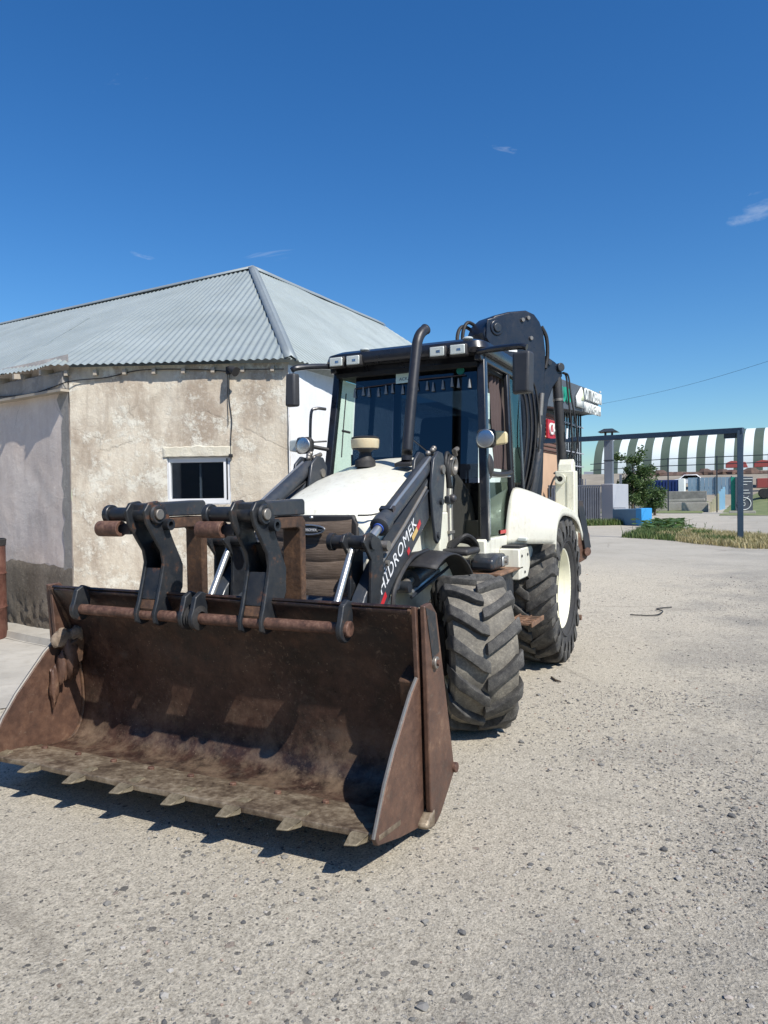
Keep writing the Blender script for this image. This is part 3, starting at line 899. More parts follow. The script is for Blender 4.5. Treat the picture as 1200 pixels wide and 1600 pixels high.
m_.add(vs, [(i * (ROWS + 1) + q, i * (ROWS + 1) + q + 1, (i + 1) * (ROWS + 1) + q + 1, (i + 1) * (ROWS + 1) + q) for i in range(nA - 1) for q in range(ROWS)])
hb(m_, 'roof_sheet', 'galvanised', angle=20)
RE = V(-11.2, -4.95, 5.78)      # far end of the second ridge
EB0 = EV[0]; EB1 = V(-13.0, -1.70, 3.12)
def eaveB(x):
    f = (x - EB0.x) / (EB1.x - EB0.x)
    return V(x, lerp(EB0.y, EB1.y, min(1, f * 10)), lerp(EB0.z, EB1.z, f))
def topB(x):
    if x > APX.x: return EB0.lerp(APX, (x - EB0.x) / (APX.x - EB0.x))
    if x > RE.x: return APX.lerp(RE, (x - APX.x) / (RE.x - APX.x))
    return RE.lerp(V(-14.0, -1.70, 3.3), min(1, (x - RE.x) / (-14.0 - RE.x)))
m_ = MB(); vs = []
xs = [EB0.x - i * PIT / 6 for i in range(int(11.5 / PIT * 6))]
nrmB = V(0, 0.62, 0.78)
for x in xs:
    a, b = eaveB(x), topB(x)
    wv = 0.014 * max(-0.6, min(0.6, 1.2 * math.sin(2 * math.pi * x / PIT)))
    for q in range(ROWS + 1):
        p = a.lerp(b, RF[q])
        vs.append(V(x, p.y, p.z) + nrmB * (wv + 0.02 * noise.noise(V(p.x * 0.7, p.y * 0.7, 6))))
m_.add(vs, [(i * (ROWS + 1) + q, i * (ROWS + 1) + q + 1, (i + 1) * (ROWS + 1) + q + 1, (i + 1) * (ROWS + 1) + q) for i in range(len(xs) - 1) for q in range(ROWS)])
hb(m_, 'roof_sheet', 'galvanised', angle=20)
def cap(p0, p1, s1, s2, wd=0.085, name='ridge_cap'):
    """folded metal cap: two flanges along p0-p1 pointing in s1 and s2"""
    m_ = MB(); n_ = 12
    vs = []
    for i in range(n_ + 1):
        p = Vector(p0).lerp(Vector(p1), i / n_)
        p = p + V(0, 0, 0.035 + 0.008 * noise.noise(V(i * 0.7, p.x, 0)))
        vs += [p + Vector(s1) * wd, p + Vector(s1) * 0.03 + V(0, 0, 0.008), p + V(0, 0, 0.02), p + Vector(s2) * 0.03 + V(0, 0, 0.008), p + Vector(s2) * wd]
    m_.add(vs, [(i * 5 + q, i * 5 + q + 1, (i + 1) * 5 + q + 1, (i + 1) * 5 + q) for i in range(n_) for q in range(4)])
    return hb(m_, name, 'ridge_metal', solid=0.006, angle=20)
RL = topA(ELEN[-1] - 0.1)
cap(APX, RL, V(0.86, 0, -0.5), V(-0.81, 0, -0.58))
cap(APX, RE, V(0, 0.78, -0.66), V(0, -0.78, -0.66))
cap(EV[0] + V(0, 0, -0.015), APX, V(0.45, -0.75, -0.12), V(-0.75, 0.55, -0.30), 0.085, 'hip_cap')
# hidden back slopes, so that the roof is closed
m_ = MB(); m_.add([APX, RL, V(-9.0, RL.y, 3.2), V(-8.5, -8.0, 3.2)], [(0, 1, 2, 3)])
m_.add([APX, V(-8.5, -8.0, 3.2), V(-12.5, -8.0, 3.2), RE], [(0, 1, 2, 3)])
hb(m_, 'back_roof', 'galvanised')
# rafter ends under the eave
for k in range(8):
    t_ = 0.18 + k * 0.34
    b = [hp(t_ - .02, 3.075, -0.2), hp(t_ + .02, 3.075, -0.2), hp(t_ + .02, 3.045, 0.065), hp(t_ - .02, 3.045, 0.065)]
    m_ = MB().hexa(b, [p + V(0, 0, 0.06) for p in b])
    hb(m_, 'rafter_end', 'rafter_wood')
for k in range(7):
    q_ = 0.35 + k * 0.5
    b = [spt(q_ - .02, 3.12, -0.2), spt(q_ + .02, 3.12, -0.2), spt(q_ + .02, 3.08, 0.12 + 0.1 * q_), spt(q_ - .02, 3.08, 0.12 + 0.1 * q_)]
    m_ = MB().hexa(b, [p + V(0, 0, 0.06) for p in b])
    hb(m_, 'rafter_end', 'rafter_wood')
# deep shaded wall beam over the side wall
def sbx(m_, q0, q1, z0, z1, o0, o1):
    b = [spt(q0, z0, o0), spt(q1, z0, o0), spt(q1, z0, o1), spt(q0, z0, o1)]
    return m_.hexa(b, [p + V(0, 0, z1 - z0) for p in b])
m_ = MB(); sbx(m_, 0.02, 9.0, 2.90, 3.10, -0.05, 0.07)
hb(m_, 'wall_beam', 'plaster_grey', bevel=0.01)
m_ = MB(); sbx(m_, 0.0, 9.0, 2.868, 2.897, -0.05, 0.11); hb(m_, 'drip_board', 'rafter_wood')
# lamp on the wall under the eave, with its cables
m_ = MB()
hbox(m_, 0.665, 0.715, 3.03, 3.11, 0.0, 0.04)
m_.tube([hp(0.69, 3.08, 0.03), hp(0.675, 3.10, 0.08), hp(0.65, 3.09, 0.11)], 0.010, 8)
hb(m_, 'lamp_bracket', 'plastic_black', bevel=0.004)
m_ = MB(); m_.tube([hp(0.66, 3.085, 0.09), hp(0.60, 3.045, 0.15), hp(0.565, 3.025, 0.17)], [0.026, 0.042, 0.055], 14)
hb(m_, 'lamp_head', 'plastic_black')
m_ = MB()
cp = smooth_path([hp(0.70, 3.06, 0.025), hp(1.0, 3.085, 0.025), hp(1.4, 3.10, 0.025), hp(1.75, 3.09, 0.025), hp(2.1, 3.02, 0.025), hp(2.4, 3.0, 0.03), hp(2.56, 2.97, 0.06), spt(0.25, 2.93, 0.085), spt(0.8, 2.90, 0.09), spt(2.0, 2.97, 0.09)], 6)
m_.tube(cp, 0.006, 6)
m_.tube(smooth_path([hp(0.68, 3.03, 0.02), hp(0.685, 2.75, 0.015), hp(0.66, 2.5, 0.015), hp(0.675, 2.3, 0.015), hp(0.675, 2.12, 0.025)], 5), 0.0045, 6)
m_.tube(smooth_path([hp(0.70, 3.03, 0.02), hp(0.705, 2.7, 0.015), hp(0.70, 2.45, 0.015)], 5), 0.003, 6)
m_.tube(smooth_path([hp(0.6, 3.08, 0.03), hp(0.4, 3.075, 0.03), hp(0.05, 3.07, 0.03)], 5), 0.005, 6)
hb(m_, 'wall_cable', 'black_cable')
m_ = MB(); hbox(m_, 0.655, 0.70, 2.085, 2.125, 0.01, 0.04); hb(m_, 'cable_box', 'plastic_black', bevel=0.006)

# plain shed added unseen behind the camera to give the house window a reflection
shed = empty('reflection_shed', (17, -5, 0))
tag(shed, 'long plain shed added out of view for the house window to reflect', 'shed')
def sh_b(m_, name, mat):
    o = m_.build(name, mat, shed); o.matrix_parent_inverse = Matrix.Translation((-17, 5, 0)); return o
sh_b(MB().box(15, 22, -20, 9, -0.1, 6.4), 'wall', 'plaster_grey')
sh_b(MB().prism([(14.5, 6.4), (18.5, 8.2), (22.5, 6.4)], -20.5, 9.5), 'roof', 'facade_dark')
for k in range(5):
    sh_b(MB().box(14.93, 15.02, -19 + k * 5.6, -16 + k * 5.6, -0.05, 3.6), 'door', 'mullion')

# rusty drum at the left edge
drum = empty('steel_drum', (-0.84, -5.44, 0.0))
tag(drum, 'rust-brown steel drum standing against the pinkish wall', 'drum')
m_ = MB().lathe([(0, 0.0), (0, 0.30), (0.03, 0.305), (0.35, 0.30), (0.37, 0.31), (0.39, 0.30), (0.75, 0.30), (0.77, 0.31), (0.79, 0.30), (1.10, 0.30)], (0, 0, 0), 'Z', 40)
m_.build('drum_body', 'drum_rust', drum)
m_ = MB().lathe([(1.10, 0.305), (1.17, 0.312), (1.18, 0.30), (1.10, 0.29), (1.09, 0.0)], (0, 0, 0), 'Z', 40)
m_.build('drum_rim', 'plastic_black', drum)

# loose stones lying on the yard
m_ = MB()
rng = random.Random(3)
base_v = [V(1, 0, 0), V(-1, 0, 0), V(0, 1, 0), V(0, -1, 0), V(0, 0, 1), V(0, 0, -1)]
oct_f = [(0, 2, 4), (2, 1, 4), (1, 3, 4), (3, 0, 4), (2, 0, 5), (1, 2, 5), (3, 1, 5), (0, 3, 5)]
ico = bmesh.new(); bmesh.ops.create_icosphere(ico, subdivisions=1, radius=1.0)
ico.verts.ensure_lookup_table()
ico_v = [v.co.copy() for v in ico.verts]; ico_f = [tuple(v.index for v in f.verts) for f in ico.faces]; ico.free()
cnt = 0
while cnt < 34000:
    x, y = (rng.uniform(-11, 4.4), rng.uniform(-3.5, 8.5)) if cnt % 5 < 2 else (rng.uniform(-1.5, 4.2), rng.uniform(-0.6, 4.2))
    dens = 0.28 + 0.72 * sstep(1.3, 2.8, y) + 0.15 * sstep(1.5, 4, x)
    cl = 0.5 + noise.noise(V(x * 0.9, y * 0.9, 2)) * 1.3
    if rng.random() > dens * max(0.08, cl): continue
    if y < -2.0 and x < 2: continue
    big_ = rng.random()
    s = rng.uniform(0.003, 0.0065) if big_ < 0.91 else (rng.uniform(0.0065, 0.010) if big_ < 0.992 else rng.uniform(0.010, 0.019))
    sc = V(s * rng.uniform(0.8, 1.4), s * rng.uniform(0.8, 1.4), s * rng.uniform(0.5, 0.85))
    rot = Matrix.Rotation(rng.uniform(0, 6.28), 3, 'Z')
    zz = ground_h(x, y) + sc.z * 0.35
    src, fs = (ico_v, ico_f) if s > 0.006 else (base_v, oct_f)
    jit = [1 + rng.uniform(-0.25, 0.25) for _ in src]
    m_.add([V(x, y, zz) + rot @ V(p.x * sc.x * j, p.y * sc.y * j, p.z * sc.z * j) for p, j in zip(src, jit)], fs)
    cnt += 1
st = m_.build('loose_gravel', 'stone_mat', smooth=False, fix=False)
tag(st, 'loose grey pebbles scattered over the yard', 'gravel', kind='stuff')
# bit of bent wire and a stick on the ground
wire_o = MB().tube(smooth_path([(-5.22, 1.39, 0.012), (-5.25, 1.63, 0.012), (-5.40, 1.74, 0.012), (-5.69, 1.76, 0.012), (-5.84, 1.67, 0.012), (-5.98, 1.74, 0.012), (-6.09, 1.85, 0.012)], 6), 0.008, 6).build('bent_wire', 'black_cable')
tag(wire_o, 'thin dark bent wire lying on the gravel', 'wire')
stick = MB().tube([(-1.55, 1.14, 0.012), (-1.45, 1.20, 0.012), (-1.42, 1.25, 0.012)], [0.008, 0.010, 0.005], 7).build('stick', 'bark')
tag(stick, 'short dark stick lying near the front tyre', 'stick')

# ------------------------------------------------------------------ grass verge
def blades(m_, x, y, z, h, wd, rng, lean=0.5):
    an = rng.uniform(0, 6.28); ln = rng.uniform(0.1, lean) * h
    dx, dy = math.cos(an), math.sin(an)
    sx_, sy_ = -dy * wd, dx * wd
    p1 = V(x + dx * ln * 0.35, y + dy * ln * 0.35, z + h * 0.6); p2 = V(x + dx * ln, y + dy * ln, z + h)
    m_.add([(x - sx_, y - sy_, z), (x + sx_, y + sy_, z), p1 + V(sx_, sy_, 0) * 0.7, p1 - V(sx_, sy_, 0) * 0.7, p2], [(0, 1, 2, 3), (3, 2, 4)])
def verge_in(x, y):
    """island of grass beside the gate post"""
    u = (y + 0.9) / 6.2
    c = lerp(-27.0, -19.2, min(1.3, u))
    wdt = 3.6 * (0.55 + 0.45 * sstep(1.1, 0.4, u)) + noise.noise(V(x * 0.5, y * 0.5, 0)) * 1.4
    return -0.75 < y + 0.3 * noise.noise(V(x * 0.8, 0, 0)) < 8.5 and abs(x - c) < wdt
rng = random.Random(11)
md_, mg = MB(), MB()
k = 0
while k < 21000:
    x = rng.uniform(-32, -13); y = rng.uniform(-1.6, 8)
    if not verge_in(x, y): continue
    green = noise.noise(V(x * 0.35, y * 0.6, 5)) + 0.25 * sstep(-22, -28, x) + (0.5 if y < 1.0 else 0.0) > 0.22
    if green: blades(mg, x, y, 0, rng.uniform(0.08, 0.30), 0.012, rng)
    else: blades(md_, x, y, 0, rng.uniform(0.05, 0.24), 0.012, rng, 0.9)
    k += 1
tag(md_.build('dry_grass', 'grass_dry', smooth=False, fix=False), 'dry straw-coloured grass on the verge by the gate post', 'grass', kind='stuff')
tag(mg.build('green_grass', 'grass_green', smooth=False, fix=False), 'green grass tufts on the verge by the gate post', 'grass', kind='stuff')
m_ = MB()
def verge(u, v):
    y = -0.9 + 9.2 * u
    uu = (y + 0.9) / 6.2
    c = lerp(-27.0, -19.2, min(1.3, uu)); wdt = 2.6 * (0.5 + 0.5 * sstep(1.1, 0.4, uu)) + 0.7 * noise.noise(V(y * 0.9, v * 2, 0))
    return (c + (v - 0.5) * 2 * wdt, y + 0.4 * noise.noise(V(v * 4, 3, 0)) * (1 if u == 0 else 0), 0.02)
m_.grid(40, 8, verge)
tag(m_.build('grass_verge', 'field_green'), 'earth verge under the grass', kind='structure')
# burdock-like broad leaves at the near tip of the verge
weed = empty('broadleaf_weed', (-29.5, -0.4, 0))
tag(weed, 'clump of dark broad-leaved weeds at the tip of the dry grass', 'weed')
m_ = MB(); rng = random.Random(5)
for k in range(420):
    x = rng.gauss(0, 1.5); y = rng.gauss(0.5, 0.5); z = rng.uniform(0.05, 0.42)
    s = rng.uniform(0.12, 0.24); an = rng.uniform(0, 6.28)
    a = V(math.cos(an), math.sin(an), rng.uniform(-0.3, 0.4)) * s; b = V(-math.sin(an), math.cos(an), rng.uniform(-0.3, 0.3)) * s * 0.7
    c = V(x, y, z)
    m_.add([c - a, c - a * 0.2 + b, c + a, c - a * 0.2 - b], [(0, 1, 2, 3)])
m_.build('leaf', 'weed_leaf', weed, smooth=False, fix=False)['kind'] = 'stuff'
m_ = MB()
for k in range(60):
    x = rng.gauss(0, 1.4); y = rng.gauss(0.7, 0.7)
    m_.tube([(x, y, 0), (x + rng.uniform(-.1, .1), y + rng.uniform(-.1, .1), rng.uniform(0.2, 0.45))], 0.008, 4)
m_.build('stem', 'weed_leaf', weed, fix=False)['kind'] = 'stuff'
# weeds along the fence foot
m_ = MB(); rng = random.Random(8)
for k in range(3200):
    f = rng.random()
    x = lerp(-33.2, -35.4, f) + rng.uniform(-0.5, 0.5); y = lerp(-5.0, -2.0, f) + rng.uniform(-0.3, 0.4)
    blades(m_, x + 1.0, y, 0, rng.uniform(0.08, 0.4), 0.015, rng)
tag(m_.build('fence_grass', 'grass_green', smooth=False, fix=False), 'strip of green grass at the foot of the slat fence', 'grass', kind='stuff')

# ------------------------------------------------------------------ gate frame
gate = empty('gate_frame', (-21.5, 3.0, 0))
tag(gate, 'dark blue steel gateway of posts and a long overhead beam', 'gate')
def gb(m_, name, mat, parent=gate, **kw):
    o = m_.build(name, mat, parent, **kw)
    o.matrix_parent_inverse = Matrix.Translation(-parent.location)
    return o
m_ = MB().box(-21.59, -21.41, 2.91, 3.09, -0.1, 3.62); gb(m_, 'post', 'gate_blue', bevel=0.01)
m_ = MB().box(-24.55, -24.37, -4.4, -4.22, -0.1, 3.70); gb(m_, 'post', 'gate_blue', bevel=0.01)
bd = V(-24.46, -4.31, 3.76) - V(-21.5, 3.0, 3.62)
mt = frame(V(-21.5, 3.0, 3.62), bd, (0, 0, 1))
m_ = MB().box(-0.1, bd.length, -0.09, 0.09, -0.09, 0.09, mt); gb(m_, 'beam', 'gate_blue', bevel=0.01)
m_ = MB().box(0.12, 0.5, -0.24, -0.085, -0.05, 0.05, mt); gb(m_, 'beam_bracket', 'mullion')
for q in (2.1, 4.2, 6.0):
    gb(MB().box(q, q + 0.25, -0.095, -0.05, -0.095, 0.095, mt), 'splice_plate', 'mullion')

# ------------------------------------------------------------------ grey slat fence, block wall, chimney, blue block
def tb(m_, name, mat, parent, **kw):
    o = m_.build(name, mat, parent, **kw)
    o.matrix_parent_inverse = Matrix.Translation(-parent.location)
    return o
fence = empty('slat_fence', (-35.5, -4.2, 0))
tag(fence, 'dark grey vertical slat fence left of the pale grey block', 'fence')
F0, F1 = V(-33.6, -5.9, 0), V(-36.5, -3.65, 0)
fd = (F1 - F0).normalized(); fn_ = V(fd.y, -fd.x, 0)
if fn_.x < 0: fn_ = -fn_
L_ = (F1 - F0).length
k = 0
while k * 0.16 < L_ - 0.12:
    p = F0 + fd * (k * 0.16)
    mt = frame(p, fd, (0, 0, 1))
    tb(MB().box(0, 0.115, 0.05, 2.02, -0.015, 0.015, mt), 'slat', 'slat_grey', fence)
    k += 1
mt = frame(F0, fd, (0, 0, 1))
tb(MB().box(0, L_, 0.3, 0.36, -0.06, -0.02, mt), 'rail', 'slat_grey', fence)
tb(MB().box(0, L_, 2.02, 2.10, -0.05, 0.03, mt), 'rail', 'slat_grey', fence)
tb(MB().box(0, L_, 0.2, 1.95, -0.09, -0.065, mt), 'backing_sheet', 'mullion', fence)
# pale railing with white tips above the fence
for k in range(16):
    p = F0 + fd * (0.3 + k * 0.21) - V(2.0, 1.0, 0)
    m_ = MB().box(p.x - .02, p.x + .02, p.y - .03, p.y + .03, 2.0, 2.48 + 0.05 * random.random()); tb(m_, 'railing_picket', 'wall_light_grey', fence)
blk = empty('block_wall', (-37, -3, 0))
tag(blk, 'pale grey rendered block wall under the square chimney', 'wall')
m_ = MB().add([(-36.5, -3.63, 0), (-36.2, -2.95, 0), (-39.6, -2.55, 0), (-39.6, -3.6, 0), (-36.5, -3.63, 2.15), (-36.2, -2.95, 2.15), (-39.6, -2.55, 2.15), (-39.6, -3.6, 2.15)], [(0, 3, 2, 1), (4, 5, 6, 7), (0, 1, 5, 4), (1, 2, 6, 5), (2, 3, 7, 6), (3, 0, 4, 7)])
tb(m_, 'wall', 'wall_light_grey', blk, bevel=0.03)
tb(MB().box(-36.35, -36.15, -2.96, -2.3, 0.8, 0.86), 'ledge', 'wall_light_grey', blk)
chm = empty('square_chimney', (-37.3, -3.32, 0))
tag(chm, 'tall square slate-blue chimney with a small hooded cap', 'chimney')
tb(MB().box(-37.55, -37.07, -3.55, -3.09, 0, 4.88), 'shaft', 'chimney_grey', chm, bevel=0.02)
tb(MB().box(-37.57, -37.05, -3.57, -3.07, 3.45, 3.50), 'shaft_band', 'mullion', chm)
for sx_ in (-37.5, -37.12):
    for sy_ in (-3.5, -3.14):
        tb(MB().box(sx_ - .03, sx_ + .03, sy_ - .03, sy_ + .03, 4.88, 5.06), 'cap_leg', 'mullion', chm)
m_ = MB().hexa([(-37.85, -3.85, 5.05), (-36.77, -3.85, 5.05), (-36.77, -2.79, 5.05), (-37.85, -2.79, 5.05)], [(-37.55, -3.55, 5.24), (-37.07, -3.55, 5.24), (-37.07, -3.09, 5.24), (-37.55, -3.09, 5.24)])
tb(m_, 'cap', 'mullion', chm)
bb = empty('blue_block', (-33.5, -1.9, 0))
tag(bb, 'low bright blue painted concrete block by the driveway', 'block')
tb(MB().hexa([(-34.4, -2.75, 0), (-33.05, -1.45, 0), (-33.7, -1.0, 0), (-35.2, -2.2, 0)], [(-34.4, -2.75, .80), (-33.05, -1.45, .84), (-33.7, -1.0, .84), (-35.2, -2.2, .80)]), 'wall', 'steel_blue', bb, bevel=0.02)
m_ = MB().hexa([(-33.06, -1.46, 0), (-32.75, -1.16, 0), (-33.35, -0.72, 0), (-33.71, -1.01, 0)], [(-33.06, -1.46, .87), (-32.75, -1.16, .87), (-33.35, -0.72, .87), (-33.71, -1.01, .87)])
tb(m_, 'end_pier', 'bright_blue', bb, bevel=0.02)
m_ = MB().hexa([(-32.94, -1.33, 0.0), (-32.86, -1.25, 0.0), (-32.9, -1.2, 0.0), (-32.98, -1.28, 0.0)], [(-32.94, -1.33, .872), (-32.86, -1.25, .872), (-32.9, -1.2, .872), (-32.98, -1.28, .872)])
tb(m_, 'pale_stripe', 'pale_blue', bb)

# ------------------------------------------------------------------ two-storey shop building with signs
shop = empty('shop_building', (-42, -9, 0))
tag(shop, 'dark two-storey glazed shop with white roof lettering', 'building')
# sign box face runs from S0 (hidden behind the digger) to S1 (its right end)
S0, S1 = V(-31.0, -5.75, 0), V(-45.0, -5.05, 0)
sdv = (S1 - S0).normalized(); sn = V(-sdv.y, sdv.x, 0)
if sn.y < 0: sn = -sn
def shp(u, z, off=0.0): return S0 + sdv * u + sn * off + V(0, 0, z)
SL = (S1 - S0).length
def sbox(m_, u0, u1, z0, z1, o0, o1, z0b=None, z1b=None):
    z0b = z0 if z0b is None else z0b; z1b = z1 if z1b is None else z1b
    return m_.hexa([shp(u0, z0, o0), shp(u1, z0b, o0), shp(u1, z0b, o1), shp(u0, z0, o1)], [shp(u0, z1, o0), shp(u1, z1b, o0), shp(u1, z1b, o1), shp(u0, z1, o1)])
tb(sbox(MB(), 0, SL, 6.05, 7.75, -5.0, 0.0, 6.9, 8.35), 'sign_fascia', 'facade_dark', shop, bevel=0.03)
tb(sbox(MB(), 0, SL - 1.2, 0, 6.6, -7.0, -1.0), 'wall', 'facade_dark', shop)
# brown brick panel with the red cafe sign, cream brick below
tb(sbox(MB(), 0.2, 6.6, 3.9, 6.02, -1.0, -0.55), 'brick_panel', 'brick_brown', shop)
tb(sbox(MB(), 0.2, 6.6, 0.0, 3.88, -1.0, -0.60), 'brick_panel', 'brick_cream', shop)
for k in range(9):
    tb(sbox(MB(), 0.2, 6.6, 3.98 + k * 0.235, 4.05 + k * 0.235, -0.56, -0.50), 'brick_course', 'brick_cream' if k % 4 == 3 else 'scrap_brown', shop)
sg = tb(sbox(MB(), 3.0, 6.0, 4.65, 5.65, -0.50, -0.40), 'red_sign', 'sign_red', shop)
# glazing of the right part
for k in range(11):
    u = 6.7 + k * 0.61
    tb(sbox(MB(), u, u + 0.09, 0.2, 6.9, -0.98, -0.86), 'mullion', 'mullion', shop)
    if k < 10:
        m_ = MB(); m_.add([shp(u + .09, 0.2, -0.9), shp(u + .61, 0.2, -0.9), shp(u + .61, 6.9, -0.9), shp(u + .09, 6.9, -0.9)], [(0, 1, 2, 3)])
        tb(m_, 'glass_pane', 'glass_facade', shop)
for z in (3.35, 4.2, 5.9):
    tb(sbox(MB(), 6.7, 12.85, z, z + 0.06, -0.76, -0.70), 'transom', 'wall_light_grey', shop)
tb(MB().tube([shp(12.8, 6.75, -0.9), shp(SL - 0.2, 7.0, -0.3)], 0.05, 6), 'brace', 'mullion', shop)
def sign_text(s, u, z, size, mat, name, off=0.06, sx_=1.0):
    mtx = frame(shp(u, z, off), sdv + V(0, 0, 0.03), (0, 0, 1))
    o = text(name, s, mtx, size, mat, shop, 0.05, 0, sx_)
    o.matrix_parent_inverse = Matrix.Translation(-shop.location)
    return o
sign_text('ОПТОВЫЙ', 9.5, 7.40, 0.95, 'sign_white', 'sign_lettering', 0.11, 1.0)
sign_text('МАГАЗИН', 9.5, 6.62, 0.85, 'sign_white', 'sign_lettering', 0.11, 1.1)
m_ = MB(); m_.add([shp(7.4, 6.75, 0.1), shp(9.2, 6.8, 0.1), shp(9.2, 7.4, 0.1), shp(8.6, 8.0, 0.1), shp(7.4, 7.35, 0.1)], [(0, 1, 2, 3, 4)])
tb(m_, 'house_logo', 'sign_white', shop, solid=0.1)
m_ = MB(); m_.add([shp(8.4, 7.2, 0.17), shp(9.1, 7.25, 0.17), shp(8.65, 7.85, 0.17)], [(0, 1, 2)])
tb(m_, 'house_logo_mark', 'sign_cream', shop, solid=0.04)
sign_text('U', 5.0, 6.75, 1.2, 'sign_green', 'green_letter', 0.05, 1.5)
sign_text('U', 4.0, 6.70, 1.2, 'sign_green', 'green_letter', 0.05, 1.2)
sign_text('CAFE', 3.2, 4.85, 0.9, 'sign_white', 'cafe_lettering', -0.37, 1.0)

# ------------------------------------------------------------------ striped arched hangar on a raised far terrain
m_ = MB()
m_.grid(30, 6, lambda u, v: (-88 - 90 * v, -70 + 150 * u, -0.3 + 5.2 * sstep(0.0, 0.35, v) + 0.5 * noise.noise(V(u * 9, v * 3, 0)) * (v > 0.1)))
tag(m_.build('far_terrain', 'far_earth'), 'raised bare earth behind the yards', kind='structure')
m_ = MB().box(-86, -60, -40, -5.5, -0.2, 0.06)
tag(m_.build('far_yard', 'far_earth'), 'bare earth yard behind the shop', kind='structure')
hang = empty('arched_hangar', (-134, 20, 4.6))
tag(hang, 'long arched storage hangar striped white and dark green', 'hangar')
H0_ = V(-130.5, -19.0, 4.4); H1_ = V(-124.0, 44.0, 4.4)
hd = (H1_ - H0_).normalized(); hnrm = V(-hd.y, hd.x, 0)
if hnrm.x > 0: hnrm = -hnrm
HL = (H1_ - H0_).length
HT, HWD = 8.2, 17.0
SW = 1.44
k = 0
while k * SW < HL:
    m_ = MB()
    prof = [(HWD / 2 * (1 - math.cos(math.pi * q / 24)), HT * math.sin(math.pi * q / 24) ** 0.8) for q in range(25)]
    a0, a1 = k * SW, min(HL, (k + 1) * SW)
    vs = [H0_ + hd * a + hnrm * o_ + V(0, 0, z) for a in (a0, a1) for o_, z in prof]
    m_.add(vs, [(q, q + 1, 25 + q + 1, 25 + q) for q in range(24)])
    tb(m_, 'roof_panel', 'hangar_green' if k % 2 == 0 else 'hangar_white', hang)
    k += 1
m_ = MB(); m_.add([H0_ + hnrm * o_ + V(0, 0, z) for o_, z in prof], [tuple(range(25))]); tb(m_, 'end_wall', 'hangar_green', hang)

# things in front of the hangar
def simple(name, label, cat, build, mat, loc, group=None, **kw):
    e = empty(name, loc); tag(e, label, cat, group); build(e); return e
cont = empty('navy_container', (-75.5, -3.1, 0))
tag(cont, 'navy blue container with a white end post', 'container')
tb(MB().box(-78, -75.2, -5.1, -1.75, 1.0, 2.95), 'box', 'navy', cont, bevel=0.03)
tb(MB().box(-78, -75.15, -1.74, -1.15, 1.0, 3.05), 'white_end', 'sign_white', cont, bevel=0.03)
for k in range(11):
    tb(MB().box(-75.19, -75.12, -5.0 + k * 0.3, -4.85 + k * 0.3, 1.1, 2.85), 'rib', 'navy', cont)
m_ = MB().box(-77.6, -75.4, -4.9, -1.3, 0, 1.0); tb(m_, 'support', 'concrete_dark', cont)
fb = empty('sheet_fence', (-82, 1, 0))
tag(fb, 'pale blue sheet-metal fence beyond the retaining wall', 'fence')
for k in range(14):
    y = -1.1 + k * 0.42
    tb(MB().box(-82.05 - 0.02 * (k % 2), -82.0 - 0.02 * (k % 2), y, y + 0.40, 1.35, 3.25), 'sheet', 'fence_blue', fb)
for y in (0.0, 1.6, 3.2):
    tb(MB().box(-81.98, -81.9, y, y + 0.09, 1.0, 3.35), 'post', 'gate_blue', fb)
rw = empty('retaining_wall', (-62, -2, 0))
tag(rw, 'low grey concrete retaining wall at the end of the road', 'wall')
for i, (y0, y1) in enumerate(((-7.5, -5.3), (-5.28, -3.0), (-2.98, -0.7), (-0.68, 1.35))):
    x = -62.5 + i * 0.9
    tb(MB().box(x - 0.5, x, y0, y1, -0.1, 0.78), 'wall_block', 'concrete', rw, bevel=0.03)
tb(MB().box(-72.5, -72.0, -9, 1.0, 0, 1.75), 'rear_wall', 'concrete_dark', rw, bevel=0.03)
tb(MB().box(-66, -64.0, -3.0, 1.0, 0.9, 1.05, Matrix.Rotation(0.03, 4, 'X')), 'slab', 'concrete', rw)
for k in range(7):
    x = -59.0 - k * 2.1
    tb(MB().box(x - 0.9, x - 0.1, 1.45 + k * 0.16, 1.65 + k * 0.16, -0.1, 0.85 + k * 0.21), 'upright_slab', 'post_yellow' if k < 4 else 'pale_blue', rw)
bnk = MB().grid(12, 10, lambda u, v: (-50 - 40 * u, 2.2 + 30 * v + 0.9 * u, 0.02 + 0.5 * u * u * 3 * sstep(0, 0.08, v) + 0.1 * noise.noise(V(u * 8, v * 20, 0)))).build('grass_field', 'field_green')
tag(bnk, 'rough green field behind the roadside sign', kind='structure')
tag(MB().grid(6, 4, lambda u, v: (-56 - 26 * u, -7 + 8 * v, 0.03 + 0.6 * u + 0.1 * noise.noise(V(u * 8, v * 8, 0)))).build('grass_bank', 'field_green'), 'scrubby ground behind the low wall', kind='structure')
sgn = empty('roadside_sign', (-54.4, 3.7, 0))
tag(sgn, 'tall dark roadside panel with white writing and green side', 'sign')
tb(MB().box(-54.75, -54.45, 3.26, 4.42, 0.24, 2.72), 'panel', 'sign_dark', sgn, bevel=0.02)
tb(MB().box(-55.1, -54.76, 2.98, 3.26, 0.24, 2.72), 'green_side', 'sign_green', sgn)
tb(MB().box(-54.95, -54.1, 2.85, 4.6, -0.05, 0.22), 'foot', 'concrete', sgn, bevel=0.02)
for k, ln in enumerate((0.95, 0.9, 0.6, 0.25, 0.7, 0.8, 0.4)):
    tb(MB().box(-54.448, -54.43, 3.45, 3.45 + ln, 2.55 - k * 0.21, 2.60 - k * 0.21), 'writing_line', 'sign_white', sgn)
m_ = MB(); m_.tube([(-54.44, 3.85 + 0.44 * math.cos(q * math.pi / 12), 0.75 + 0.44 * math.sin(q * math.pi / 12)) for q in range(25)], 0.03, 5); tb(m_, 'ring', 'sign_white', sgn)
